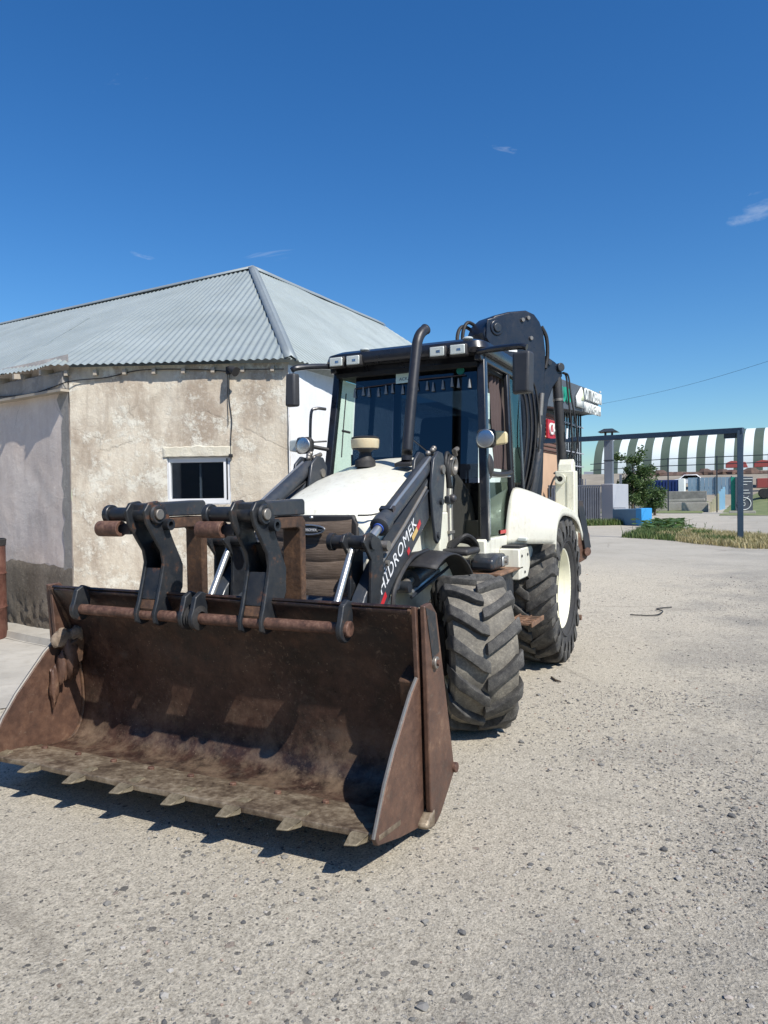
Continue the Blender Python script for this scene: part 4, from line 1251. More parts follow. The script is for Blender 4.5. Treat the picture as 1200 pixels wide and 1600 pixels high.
o = text('sign_number', '40', frame((-54.44, 3.52, 0.58), (0, 1, 0), (0, 0, 1)), 0.42, 'sign_white', sgn, 0.01); o.matrix_parent_inverse = Matrix.Translation(-sgn.location)
tb(MB().tube([(-54.44, 3.55, 1.25), (-54.44, 3.85, 0.98), (-54.44, 4.15, 1.3)], 0.025, 5), 'tick', 'sign_white', sgn)

# red truck, white car, red boards, scrap
trk = empty('red_truck', (-79.8, 7.2, 0))
tag(trk, 'rusty red truck parked in the field at the right edge', 'truck')
tb(MB().box(-82, -79.6, 5.6, 9.5, 2.0, 3.0), 'bed', 'truck_red', trk, bevel=0.05)
tb(MB().box(-82, -79.7, 6.6, 9.5, 1.5, 1.95), 'chassis', 'scrap_brown', trk)
tb(MB().hexa([(-82, 8.0, 3.0), (-79.6, 8.0, 3.0), (-79.6, 9.5, 3.0), (-82, 9.5, 3.0)], [(-81.8, 8.2, 3.7), (-79.9, 8.2, 3.7), (-79.9, 9.3, 3.7), (-81.8, 9.3, 3.7)]), 'cab', 'truck_red', trk, bevel=0.05)
for y in (6.3, 8.8):
    tb(MB().cyl((-79.7, y, 1.45), (-79.3, y, 1.45), 0.5, 18), 'wheel', 'tyre_sidewall', trk)
    tb(MB().cyl((-82.2, y, 1.45), (-81.8, y, 1.45), 0.5, 18), 'wheel', 'tyre_sidewall', trk)
car = empty('white_car', (-96, -2, 3.0))
tag(car, 'small white car parked in front of the striped hangar', 'car')
tb(MB().prism([(-2.2, 2.7), (-2.1, 3.25), (-1.2, 3.4), (-0.6, 3.9), (0.9, 3.9), (1.5, 3.4), (2.1, 3.25), (2.2, 2.7)], -96.8, -95.2, lambda u, v, w_: (w_, u - 1.5, v)), 'body', 'car_white', car, bevel=0.12)
tb(MB().prism([(-1.0, 3.42), (-0.55, 3.82), (0.85, 3.82), (1.3, 3.42)], -95.19, -95.15, lambda u, v, w_: (w_, u - 1.5, v)), 'window', 'glass_tinted', car)
for y in (-2.9, -0.2):
    tb(MB().cyl((-95.3, y, 2.75), (-95.1, y, 2.75), 0.33, 14), 'wheel', 'tyre_sidewall', car)
rng = random.Random(21)
for k in range(26):
    y = -8 + k * 1.15
    h = rng.uniform(0.3, 0.9)
    e = empty('scrap_heap', (-104, y, 4.0))
    m_ = MB()
    n_ = 6
    ring = []
    for lv in range(3):
        for q in range(n_):
            an = 2 * math.pi * q / n_
            rr = (1.5, 1.15, 0.5)[lv] * rng.uniform(0.7, 1.25)
            ring.append(V(rr * math.cos(an), rr * math.sin(an), lv * h / 2))
    m_.add(ring, [(lv * n_ + q, lv * n_ + (q + 1) % n_, (lv + 1) * n_ + (q + 1) % n_, (lv + 1) * n_ + q) for lv in range(2) for q in range(n_)] + [tuple(2 * n_ + q for q in range(n_))])
    m_.build('heap', 'scrap_brown' if k % 5 else 'rusted_bar', e, smooth=False)
    tag(e, 'brown scrap heap in the row below the hangar wall', 'scrap', 'scrap heaps in front of the hangar')
for k, (y, ln) in enumerate(((2.7, 2.6), (6.0, 3.6))):
    o = MB().prism([(0, 0), (ln, 0), (ln * 0.9, 0.7), (ln * 0.25, 0.9), (0, 0.6)], -99.9, -99.0, lambda u, v, w_: (w_, y + u, 4.75 + v)).build('red_trailer', 'truck_red', bevel=0.05)
    tag(o, ('short' if k == 0 else 'longer') + ' red farm trailer ' + ('left' if k == 0 else 'right') + ' of the gate post, below the hangar', 'trailer')

# mesh fence of thin posts and rails across the yard
thin = empty('post_and_rail_fence', (-58, 0, 0))
tag(thin, 'thin tall post-and-rail fence in front of the striped hangar', 'fence')
tp = [V(-49.9, -3.37, 0), V(-59.5, -1.68, 0), V(-58.6, 2.0, 0), V(-57.6, 5.6, 0), V(-56.8, 9.5, 0)]
for p in tp[1:]:
    tb(MB().box(p.x - .05, p.x + .05, p.y - .05, p.y + .05, 0, 4.5), 'post', 'mullion', thin)
for a, b in zip(tp[1:], tp[2:]):
    for z in (4.42, 3.85):
        tb(MB().tube([a + V(0, 0, z), b + V(0, 0, z)], 0.035, 5), 'rail', 'mullion', thin)
a, b = V(-66, -9.0, 0), tp[1]
for z in (4.42, 3.85):
    tb(MB().tube([a + V(0, 0, z), b + V(0, 0, z)], 0.035, 5), 'rail', 'mullion', thin)
sp_ = MB().box(-50.0, -49.8, -3.47, -3.27, 0, 3.35).build('steel_post', 'chimney_grey'); tag(sp_, 'slim grey steel post rising behind the blue block', 'post')
sp_ = MB().box(-46.1, -45.9, -3.85, -3.7, 0, 2.9).build('steel_post', 'chimney_grey'); tag(sp_, 'slim grey steel post right beside the pale block wall', 'post')
stair = empty('stair_railing', (-48, -3.6, 0)); tag(stair, 'grey sloping stair railing below the tree', 'railing')
tb(MB().tube([(-47, -3.75, 1.5), (-49, -2.9, 0.8)], 0.04, 5), 'handrail', 'chimney_grey', stair)
tb(MB().tube([(-47, -3.75, 1.1), (-49, -2.9, 0.4)], 0.03, 5), 'handrail', 'chimney_grey', stair)
tb(MB().tube([(-47, -3.75, 1.52), (-48.4, -2.5, 1.56)], 0.04, 5), 'handrail', 'chimney_grey', stair)
for f in (0.1, 0.4, 0.7, 1.0):
    p = V(-47, -3.75, 1.5).lerp(V(-49, -2.9, 0.8), f)
    tb(MB().tube([(p.x, p.y, 0), p], 0.03, 5), 'baluster', 'chimney_grey', stair)
# overhead wire
ow = MB().tube([V(-46.8, -5.5, 7.75).lerp(V(-22, 9.5, 7.6), f / 24) - V(0, 0, 1.3 * math.sin(math.pi * f / 24) * 0.35) for f in range(25)], 0.007, 5).build('overhead_wire', 'black_cable')
tag(ow, 'thin black overhead wire crossing the sky from the shop roof', 'wire')

# tree behind the block wall
def tree(name, label, loc, h, wd, n, seed, leafsize=0.11):
    rng = random.Random(seed)
    e = empty(name, loc); tag(e, label, 'tree')
    mt_ = MB(); ends = []
    trunk = smooth_path([(0, 0, 0), (0.05, 0.02, h * 0.25), (-0.05, 0.08, h * 0.5), (0.02, 0.0, h * 0.8)], 5)
    mt_.tube(trunk, [0.10 * (1 - 0.8 * i / len(trunk)) for i in range(len(trunk))], 8)
    for k in range(26):
        b0 = trunk[rng.randrange(3, len(trunk))]
        an = rng.uniform(0, 6.28); ln = rng.uniform(0.4, 1.0) * wd
        b1 = b0 + V(math.cos(an) * ln * 0.55, math.sin(an) * ln * 0.55, rng.uniform(0.0, 0.4) * h * 0.3)
        b2 = b0 + V(math.cos(an) * ln, math.sin(an) * ln, rng.uniform(-0.05, 0.5) * h * 0.4)
        mt_.tube([b0, b1, b2], [0.03, 0.018, 0.006], 5)
        ends += [b1, b2, b1.lerp(b2, 0.5)]
    mt_.build('trunk', 'bark', e)
    ml = MB()
    for k in range(n):
        c = rng.choice(ends)
        p = c + V(rng.gauss(0, 0.24), rng.gauss(0, 0.24), rng.gauss(0, 0.20)) * wd * 0.55
        s = leafsize * rng.uniform(0.5, 1.2)
        a = V(rng.uniform(-1, 1), rng.uniform(-1, 1), rng.uniform(-0.6, 0.6)).normalized(); b = a.orthogonal().normalized()
        b = Matrix.Rotation(rng.uniform(0, 6.28), 3, a) @ b
        ml.add([p - a * s, p + b * s * 0.45, p + a * s, p - b * s * 0.45], [(0, 1, 2, 3)])
    ml.build('crown', 'leaf_green', e, smooth=False, fix=False)
    return e
tree('small_tree', 'leafy green tree beside the grey chimney, before the striped hangar', (-47.6, -3.2, 0), 4.7, 1.2, 6500, 4)
tree('low_shrub', 'low leafy shrub right of the tree, above the low wall', (-50.5, -2.0, 0), 2.0, 0.95, 2200, 9)
tree('far_shrub', 'greyish shrub right behind the small tree', (-54, -3.0, 0), 3.9, 0.9, 1500, 13)
# far town band at the horizon between shop and hangar
for k in range(5):
    o = MB().box(-170 - k * 6, -160 - k * 6, -34 + k * 3.1, -31.4 + k * 3.1, 0, 4.5 + 0.6 * (k * 37 % 5)).build('distant_house', ('brick_cream', 'hangar_white', 'wall_light_grey', 'brick_cream', 'hangar_white')[k], bevel=0.05)
    tag(o, 'pale distant house showing in the gap left of the hangar', 'house', 'distant houses left of the hangar')

# ================================================================== BACKHOE LOADER
root = empty('backhoe_loader', (0, 0, 0))
tag(root, 'white and dark grey backhoe loader with rusty front bucket parked on the gravel', 'backhoe loader')

# ------------------------------------------------------------------ wheels
def lerp_prof(prof, y):
    for (y0, r0), (y1, r1) in zip(prof, prof[1:]):
        if y0 <= y <= y1:
            return r0 + (r1 - r0) * (y - y0) / max(1e-6, y1 - y0)
    return prof[-1][1]

def make_wheel(name, loc, RO, W, RR, nl, heading, side, carc, lug_h, label):
    h = W / 2
    rc = RO - lug_h
    rim = MB()
    s = side                                                   # +1: outer face towards +Y
    deep = 0.32 * W
    prof = [(s * h * 0.78, RR + 0.025), (s * h * 0.80, RR + 0.012), (s * h * 0.76, RR - 0.005), (s * (h * 0.76 - deep * 0.5), RR - 0.03), (s * (h * 0.76 - deep), RR * 0.86), (s * (h * 0.70 - deep), RR * 0.60), (s * (h * 0.76 - deep), RR * 0.42), (s * (h * 0.76 - deep), RR * 0.30)]
    rim.lathe(prof, (0, 0, 0), 'Y', 56)
    rim.lathe([(-s * h * 0.78, RR + 0.025), (-s * h * 0.72, RR - 0.01), (-s * h * 0.2, RR - 0.03), (s * (h * 0.74 - deep), RR * 0.80)], (0, 0, 0), 'Y', 56)
    rim.lathe([(s * (h * 0.76 - deep), RR * 0.31), (s * (h * 0.9 - deep), RR * 0.28), (s * (h * 1.0 - deep), RR * 0.20), (s * (h * 1.0 - deep), 0.0)], (0, 0, 0), 'Y', 40)
    for k in range(8):
        an = k * math.pi / 4
        q = V(RR * 0.36 * math.cos(an), 0, RR * 0.36 * math.sin(an))
        rim.cyl(q + V(0, s * (h * 0.70 - deep), 0), q + V(0, s * (h * 0.88 - deep), 0), 0.014, 6)
    o = rim.build(name, 'rim_paint', root)
    o.location = loc
    o.rotation_euler = (0, 0, heading)
    o['label'] = label
    ty = MB()
    tp = [(-h * 0.76, RR), (-h * 0.88, RR + 0.03), (-h * 1.0, (RR + rc) / 2), (-h * 0.985, rc - 0.08), (-h * 0.90, rc - 0.022), (-h * 0.6, rc - 0.006), (0, rc), (h * 0.6, rc - 0.006), (h * 0.90, rc - 0.022), (h * 0.985, rc - 0.08), (h * 1.0, (RR + rc) / 2), (h * 0.88, RR + 0.03), (h * 0.76, RR)]
    n = 80; m = len(tp)
    for k in range(n):
        an = 2 * math.pi * k / n
        for (y, r) in tp:
            ty.v.append((r * math.cos(an), y, r * math.sin(an)))
    for k in range(n):
        k2 = (k + 1) % n
        for i in range(m - 1):
            ty.f.append((k * m + i, k2 * m + i, k2 * m + i + 1, k * m + i + 1)); ty.mi.append(0 if 3 <= i <= 8 else 1)
    t_o = ty.build('tyre', [carc, 'tyre_sidewall'], o, angle=50)
    # moulded rings on the side wall
    rg = MB()
    for sg in (-1, 1):
        rg.lathe([(sg * h * 0.965, RR + 0.075), (sg * (h * 0.965 + 0.006), RR + 0.08), (sg * h * 0.97, RR + 0.085)], (0, 0, 0), 'Y', 56)
    rg.build('bead_ring', 'tyre_sidewall', o)
    # tread lugs: shared meshes, one object each
    cp = [(y, r) for y, r in tp if True][3:10]
    K = 0.80 / RO
    for sg in (-1, 1):
        lb = MB()
        sta = [0.0, 0.16, 0.36, 0.60, 0.82, 0.97, 1.035, 1.04]
        hw_ = [0.034, 0.038, 0.040, 0.042, 0.045, 0.048, 0.048, 0.040]
        vs = []
        for q, f in enumerate(sta):
            y = sg * (h * f - 0.012 * (f < 0.05))
            th = K * h * (f - 0.05 * math.sin(math.pi * min(1, f)) * 1.2) * (1.0 if f < 0.97 else 0.98)
            rb = lerp_prof(cp, max(-h * 0.98, min(h * 0.98, y)))
            top = RO - (0.010 * f * f) if f < 0.96 else (RO - 0.022 if f < 1.0 else (RO - 0.055 if f < 1.037 else rc - 0.11))
            if f >= 1.0: rb = top - 0.05
            bot = min(rb, top) - 0.012
            half = hw_[q] * (RO / 0.54) ** 0.35
            for (aa, rr_) in ((-half * 1.18, bot), (-half, top), (half, top), (half * 1.18, bot)):
                an = th + aa / RO
                vs.append((rr_ * math.cos(an), y, rr_ * math.sin(an)))
        n_ = len(sta)
        fs = [(q * 4 + e, q * 4 + (e + 1) % 4, (q + 1) * 4 + (e + 1) % 4, (q + 1) * 4 + e) for q in range(n_ - 1) for e in range(4)]
        fs += [(0, 1, 2, 3), tuple((n_ - 1) * 4 + e for e in (3, 2, 1, 0))]
        lb.add(vs, fs)
        variants = []
        for vv in range(4):
            l2 = MB(); rg2 = random.Random(vv * 7 + sg + nl)
            l2.add([tuple(c_ + rg2.uniform(-0.0045, 0.0045) for c_ in p) for p in vs], fs)
            lme = l2.mesh('lug', 'tyre_lug', True, 30)
            bl = bmesh.new(); bl.from_mesh(lme)
            bmesh.ops.bevel(bl, geom=[e for e in bl.edges if len(e.link_faces) == 2 and e.calc_face_angle(0) > 0.6], offset=0.007, segments=2, affect='EDGES', profile=0.5)
            bl.to_mesh(lme); bl.free()
            lme.polygons.foreach_set('use_smooth', [True] * len(lme.polygons)); lme.set_sharp_from_angle(angle=R(40))
            variants.append(lme)
        for k in range(nl):
            me = variants[(k * 7 + (sg > 0)) % 4]
            l = bpy.data.objects.new('lug', me)
            COL.objects.link(l)
            l.parent = o
            ph = 2 * math.pi * (k + (0.5 if sg > 0 else 0.0)) / nl
            l.rotation_euler = (0, ph, 0)
    return o
FR, RRd = 0.535, 0.72
make_wheel('front_wheel', (0, 0.92, FR), FR, 0.455, 0.265, 14, R(31), 1, 'tyre_carcass', 0.044, 'front wheel turned out, dusty chevron tread facing the camera')
make_wheel('front_wheel', (0, -0.92, FR), FR, 0.455, 0.265, 14, R(31), -1, 'tyre_carcass', 0.036, 'front wheel behind the bucket on the house side')
make_wheel('rear_wheel', (-2.2, 0.945, RRd), RRd, 0.44, 0.375, 22, 0, 1, 'tyre_rear_carcass', 0.042, 'large rear wheel with cream rim on the open side')
make_wheel('rear_wheel', (-2.2, -0.945, RRd), RRd, 0.44, 0.375, 22, 0, -1, 'tyre_rear_carcass', 0.042, 'large rear wheel on the house side')

# ------------------------------------------------------------------ chassis, axle, engine block
m_ = MB()
m_.box(-3.0, 0.50, -0.40, 0.40, 0.52, 0.92)
m_.box(0.2, 0.62, -0.30, 0.30, 0.55, 0.86)
ch = m_.build('chassis', 'engine_dark', root, bevel=0.02)
m_ = MB().tube([(0, -0.80, 0.53), (0, -0.35, 0.53), (0, 0, 0.56), (0, 0.35, 0.53), (0, 0.80, 0.53)], [0.08, 0.10, 0.17, 0.10, 0.08], 14)
m_.box(-0.09, 0.09, 0.60, 0.76, 0.36, 0.72); m_.box(-0.09, 0.09, -0.76, -0.60, 0.36, 0.72)
m_.tube([(0.16, -0.7, 0.50), (0.16, 0.7, 0.50)], 0.03, 10)
m_.build('front_axle', 'engine_dark', root, bevel=0.01)
m_ = MB().tube([(-2.2, -0.8, 0.72), (-2.2, 0.8, 0.72)], 0.14, 14); m_.build('rear_axle', 'engine_dark', root)
# white front frame cheeks seen below the arms
for s in (-1, 1):
    m_ = MB().prism([(0.60, 0.74), (0.62, 0.98), (0.30, 1.06), (-0.2, 1.06), (-0.75, 1.10), (-0.75, 0.80), (0.1, 0.74)], s * 0.405, s * 0.435)
    m_.build('frame_cheek', 'frame_white', root, bevel=0.008)
    m_ = MB().prism([(0.50, 1.05), (0.50, 1.50), (-0.92, 1.50), (-0.92, 1.10)], s * 0.36, s * 0.40)
    m_.build('engine_side_panel', 'engine_dark', root)

# ------------------------------------------------------------------ hood
hst = [(0.565, 0.395, 1.485), (0.54, 0.445, 1.53), (0.47, 0.465, 1.575), (0.30, 0.47, 1.645), (0.10, 0.475, 1.72), (-0.15, 0.475, 1.80), (-0.40, 0.47, 1.86), (-0.65, 0.47, 1.92), (-0.85, 0.47, 1.95), (-0.93, 0.465, 1.955)]
def hood_sec(X, hw, zt):
    zb = 1.03 if X < 0.55 else 1.08
    pts = [(hw * 0.985, zb), (hw, zb + 0.20), (hw, min(1.40, zt - 0.2)), (hw * 0.995, zt - 0.175)]
    for q in range(1, 7):
        an = q / 6 * math.pi / 2
        pts.append((hw - 0.17 * (1 - math.cos(an)) * 1.0, zt - 0.155 + 0.125 * math.sin(an)))
    pts.append((hw * 0.45, zt - 0.012)); pts.append((hw * 0.2, zt - 0.002))
    full = pts + [(0, zt)] + [(-y, z) for y, z in reversed(pts)]
    return [V(X, y, z) for y, z in full]
m_ = MB()
secs = [hood_sec(*s) for s in hst]
ns = len(secs[0])
for s in secs: m_.v += [tuple(p) for p in s]
for i in range(len(secs) - 1):
    for k in range(ns - 1):
        m_.f.append((i * ns + k, i * ns + k + 1, (i + 1) * ns + k + 1, (i + 1) * ns + k)); m_.mi.append(0)
hood = m_.build('hood', 'white_paint', root, angle=60)
# front rim of the hood around the grille
m_ = MB()
fsec = secs[0]
inner = [V(0.545, p.y * 0.80, 1.08 + (p.z - 1.08) * 0.90) for p in fsec]
for a, b in zip(fsec, inner): m_.v += [tuple(a), tuple(b)]
for k in range(ns - 1): m_.f.append((2 * k, 2 * k + 1, 2 * k + 3, 2 * k + 2)); m_.mi.append(0)
m_.build('hood_front_rim', 'white_paint', hood)
for s in (-1, 1):
    pth = [(0.577, s * 0.34, 1.50), (0.562, s * 0.42, 1.502), (0.50, s * 0.466, 1.515), (0.40, s * 0.472, 1.54), (0.14, s * 0.478, 1.64), (-0.16, s * 0.480, 1.755), (-0.5, s * 0.478, 1.80)]
    MB().tube(smooth_path(pth, 5), 0.006, 6).build('hood_seam', 'plastic_black', hood)
    MB().cyl((0.30, s * 0.462, 1.60), (0.30, s * 0.490, 1.60), 0.018, 12).build('hood_latch', 'plastic_black', hood)
    MB().box(0.20, 0.25, s * 0.466, s * 0.486, 1.585, 1.62).build('hood_latch', 'plastic_black', hood)
# grille: black surround and sagging brown woven screen in folds
m_ = MB()
m_.prism([(-0.325, 0.80), (-0.335, 1.44), (-0.30, 1.502), (0.30, 1.502), (0.335, 1.44), (0.325, 0.80)], 0.52, 0.574, lambda u, v, w_: (w_, u, v))
gr = m_.build('grille', 'plastic_black', root, bevel=0.012)
bands = [(0.80, 0.955), (0.955, 1.085), (1.085, 1.205), (1.205, 1.325), (1.325, 1.475)]
for bi, (z0, z1) in enumerate(bands):
    def gband(u, v, z0=z0, z1=z1, bi=bi):
        y = -0.295 + 0.59 * u
        sag = -0.018 * (1 - (2 * u - 1) ** 2) + 0.006 * noise.noise(V(y * 6, bi, 0))
        z = z0 + (z1 - z0) * v + sag
        bul = 0.009 * math.sin(math.pi * min(1, v * 1.03)) ** 0.6 + 0.004 * noise.noise(V(y * 9, z * 9, 4))
        cx_ = 0.03 * (1 - (2 * u - 1) ** 2)
        return (0.578 + bul + cx_, y, z)
    MB().grid(22, 8, gband).build('screen_fold', 'grille_screen', gr, angle=80)
m_ = MB(); m_.tube([(0.645, 0.125 * math.cos(a * math.pi / 16), 1.408 + 0.036 * math.sin(a * math.pi / 16) * (1.0 if math.sin(a * math.pi / 16) < 0 else 0.8)) for a in range(33)], 0.006, 7)
m_.build('emblem_ring', 'chrome', gr)
m_ = MB(); m_.prism([(0.118 * math.cos(a * math.pi / 12), 1.406 + 0.03 * math.sin(a * math.pi / 12)) for a in range(24)], 0.628, 0.641, lambda u, v, w_: (w_, u, v)); m_.build('emblem_plate', 'plastic_black', gr)
MB().box(0.642, 0.645, -0.115, -0.075, 1.400, 1.409).build('emblem_wing', 'chrome', gr)
MB().box(0.642, 0.645, 0.075, 0.115, 1.400, 1.409).build('emblem_wing', 'chrome', gr)
MB().box(0.6405, 0.6435, -0.068, 0.068, 1.390, 1.421).build('emblem_frame', 'steel_worn', gr, bevel=0.002)
text('emblem_lettering', 'HİDROMEK', frame((0.6445, -0.062, 1.397), (0, 1, 0), (0, 0, 1)), 0.024, 'letter_white', gr, 0.0005)
MB().ball((0.60, 0.0, 1.485), 0.014, 6).build('hood_catch', 'chrome', gr)

# ------------------------------------------------------------------ exhaust and air pre-cleaner
ex = smooth_path([(-0.38, 0.28, 1.90), (-0.41, 0.285, 2.1), (-0.50, 0.29, 2.5), (-0.565, 0.295, 2.78), (-0.59, 0.30, 2.87), (-0.635, 0.31, 2.935), (-0.70, 0.325, 2.98)], 6)
m_ = MB().tube(ex, [0.040] * (len(ex) - 1) + [0.044], 18, caps=False)
m_.tube(ex[:3], 0.040, 18)
exh = m_.build('exhaust_pipe', 'exhaust_black', root, solid=0.004)
m_ = MB().prism([(-0.46, 0.21), (-0.30, 0.21), (-0.30, 0.35), (-0.46, 0.35)], 1.885, 1.915, lambda u, v, w_: (u, v, w_ - 0.02 + (-u - 0.38) * 0.2)); m_.build('exhaust_flange', 'plastic_black', exh, bevel=0.006)
m_ = MB().lathe([(-0.05, 0.0), (-0.05, 0.085), (0.0, 0.082), (0.03, 0.055), (0.07, 0.045), (0.085, 0.06), (0.10, 0.10)], (-0.42, -0.10, 1.91), 'Z', 28)
pc = m_.build('air_pre_cleaner', 'plastic_black', root)
MB().lathe([(0.10, 0.105), (0.11, 0.112), (0.170, 0.116), (0.178, 0.108)], (-0.42, -0.10, 1.91), 'Z', 32).build('cleaner_bowl', 'cleaner_bowl', pc)
MB().lathe([(0.176, 0.110), (0.188, 0.112), (0.198, 0.09), (0.203, 0.0)], (-0.42, -0.10, 1.91), 'Z', 32).build('cleaner_lid', 'plastic_black', pc)
MB().lathe([(0.095, 0.0), (0.095, 0.106), (0.102, 0.106)], (-0.42, -0.10, 1.91), 'Z', 32).build('cleaner_base', 'plastic_black', pc)

# ------------------------------------------------------------------ loader arms
for s in (1, -1):
    Y0, Y1 = 0.475, 0.565
    prof = [(-0.42, 1.93), (-0.30, 1.90), (-0.06, 1.69), (0.35, 1.425), (0.74, 1.195), (0.93, 1.02), (1.05, 0.85), (1.25, 0.55), (1.42, 0.40), (1.40, 0.27), (1.28, 0.25), (1.10, 0.40), (0.86, 0.68), (0.66, 0.88), (0.56, 0.98), (0.42, 1.00), (0.36, 1.12), (0.14, 1.28), (-0.09, 1.43), (-0.34, 1.62), (-0.46, 1.78)]
    m_ = MB().prism(prof, s * Y0, s * Y1)
    arm = m_.build('loader_arm', 'arm_paint', root, bevel=0.008)
    arm['label'] = 'dark grey loader arm ' + ('with white lettering' if s > 0 else 'behind the hood on the house side')
    # outer flange strip along the upper edge and worn bright edge
    MB().tube([V(x, s * (Y1 + 0.004), z - 0.006) for x, z in prof[2:5]], 0.012, 8).build('arm_edge_pipe', 'steel_worn', arm)
    MB().tube([V(x, s * (Y1 + 0.018), z - 0.028) for x, z in prof[2:5]], 0.008, 8).build('arm_edge_pipe', 'dark_paint', arm)
    # tower plates carrying the arm pivot
    tw = [(-0.15, 1.955), (-0.24, 1.945), (-0.30, 1.87), (-0.285, 1.78), (-0.24, 1.54), (-0.18, 1.30), (-0.125, 1.265), (-0.08, 1.30), (-0.035, 1.47), (-0.005, 1.70), (-0.06, 1.89)]
    tw = [(x - 0.08, z) for x, z in tw]
    for yy in (0.580, 0.43):
        MB().prism(tw, s * yy, s * (yy + 0.024)).build('tower_plate', 'arm_paint', root, bevel=0.006)
    MB().box(-0.55, -0.26, s * 0.45, s * 0.60, 0.95, 1.50).build('tower_base', 'frame_white' if s > 0 else 'arm_paint', root, bevel=0.015)
    MB().cyl((-0.30, s * 0.42, 1.82), (-0.30, s * 0.62, 1.82), 0.035, 18).build('pivot_pin', 'steel_worn', arm)
    MB().cyl((-0.26, s * 0.42, 1.58), (-0.26, s * 0.625, 1.58), 0.026, 14).build('pivot_pin', 'dark_paint', arm)
    MB().cyl((-0.20, s * 0.60, 1.33), (-0.20, s * 0.618, 1.33), 0.024, 14).build('pivot_pin', 'dark_paint', arm)
    # tilt cylinder on top of the arm
    c0, c1 = V(-0.30, s * 0.52, 1.905), V(0.63, s * 0.52, 1.425)
    dd = (c1 - c0).normalized()
    m_ = MB().tube([c0 + dd * 0.06, c0 + dd * 0.10, c1 - dd * 0.09, c1 - dd * 0.085, c1, c1 + dd * 0.01], [0.05, 0.056, 0.056, 0.066, 0.066, 0.05], 22)
    cy = m_.build('tilt_cylinder', 'arm_paint', arm, angle=50)
    MB().cyl(c1, c1 + dd * 0.26, 0.027, 16).build('tilt_rod', 'rod_steel', arm)
    MB().cyl(c1 + dd * 0.005, c1 + dd * 0.02, 0.036, 16).build('blue_seal', 'blue_cap', arm)
    MB().tube([c0 + dd * 0.12 + V(0, s * 0.03, 0.055), c1 - dd * 0.12 + V(0, s * 0.03, 0.055)], 0.011, 8).build('cylinder_pipe', 'rod_steel', arm)
    MB().box(-0.022, 0.022, -0.05, 0.05, -0.012, 0.012, frame(c1 - dd * 0.14 + V(0, 0, 0.052), dd, (0, 1, 0))).build('pipe_block', 'dark_paint', arm)
    for q, (ox, oz) in enumerate(((-0.02, 0.04), (0.03, 0.06), (0.07, 0.035), (0.0, 0.075))):
        p = c0 + V(ox, s * 0.02 * (q % 2), oz)
        MB().ball(p, 0.022, 6).build('hose_fitting', 'steel_worn', arm)
    # bell crank lever and link rod to the bucket
    lev = [(0.98, 1.395), (0.90, 1.405), (0.78, 1.36), (0.735, 1.28), (0.735, 1.15), (0.80, 0.97), (0.85, 0.90), (0.93, 0.92), (0.91, 1.10), (0.905, 1.24), (0.97, 1.31), (1.01, 1.35)]
    lev = [(x - 0.01, z) for x, z in lev]
    for yy in (0.572, 0.43):
        MB().prism(lev, s * yy, s * (yy + 0.022)).build('bell_crank', 'bracket_paint', arm, bevel=0.005)
    MB().cyl((0.89, s * 0.33, 1.345), (0.89, s * 0.61, 1.345), 0.042, 18).build('crank_pin', 'bracket_paint', arm)
    MB().cyl((0.89, s * 0.335, 1.345), (0.89, s * 0.305, 1.345), 0.055, 18).build('pin_cap', 'bracket_paint', arm)
    MB().cyl((0.69, s * 0.42, 1.31), (0.69, s * 0.615, 1.31), 0.034, 18).build('crank_pin', 'steel_worn', arm)
    MB().cyl((0.67, s * 0.585, 1.20), (0.67, s * 0.605, 1.20), 0.020, 14).build('crank_bolt', 'steel_worn', arm)
    MB().tube([(0.86, s * 0.46, 1.36), (1.09, s * 0.46, 1.01), (1.30, s * 0.46, 0.69)], 0.022, 14).build('bucket_link', 'rod_steel', arm)
    MB().prism([(1.24, 0.60), (1.20, 0.70), (1.28, 0.79), (1.46, 0.72), (1.45, 0.55)], s * 0.42, s * 0.50).build('bucket_lug', 'bracket_paint', arm, bevel=0.005)
    MB().cyl((1.34, s * 0.42, 0.33), (1.34, s * 0.60, 0.33), 0.035, 14).build('bucket_pin', 'steel_worn', arm)
    # lift cylinder below the arm
    l0, l1 = V(-0.62, s * 0.55, 1.20), V(0.17, s * 0.55, 1.045)
    dd = (l1 - l0).normalized()
    MB().tube([l0, l1 - dd * 0.02, l1 - dd * 0.015, l1 + dd * 0.03], [0.062, 0.062, 0.07, 0.07], 22).build('lift_cylinder', 'arm_paint', arm, angle=50)
    MB().cyl(l1, l1 + dd * 0.20, 0.03, 16).build('lift_rod', 'steel_worn', arm)
    MB().tube([l0 + V(0.1, s * 0.03, -0.085), l1 + V(0.1, s * 0.03, -0.085)], 0.016, 8).build('lift_pipe', 'rod_steel', arm)
    MB().tube([l0 + V(0.1, s * 0.05, -0.11), l1 + V(0.14, s * 0.05, -0.11)], 0.012, 8).build('lift_pipe', 'dark_paint', arm)
    MB().cyl((0.35, s * 0.48, 1.01), (0.35, s * 0.61, 1.01), 0.04, 14).build('lift_pin', 'dark_paint', arm)
    # hard lines and hoses behind the tower
    for q in range(3):
        MB().tube([(-0.44 - 0.035 * q, s * 0.60, 1.20), (-0.43 - 0.035 * q, s * 0.60, 1.60), (-0.44 - 0.035 * q, s * 0.60, 1.70)], 0.013, 8).build('hydraulic_pipe', 'steel_worn' if q != 1 else 'frame_white', arm)
    MB().box(-0.53, -0.41, s * 0.575, s * 0.625, 1.56, 1.62).build('pipe_clamp', 'dark_paint', arm, bevel=0.01)
    MB().box(-0.53, -0.41, s * 0.58, s * 0.62, 1.33, 1.35).build('pipe_clamp', 'steel_worn', arm)
    MB().ball((-0.45, s * 0.63, 1.60), 0.034, 7).build('pipe_valve', 'dark_paint', arm)
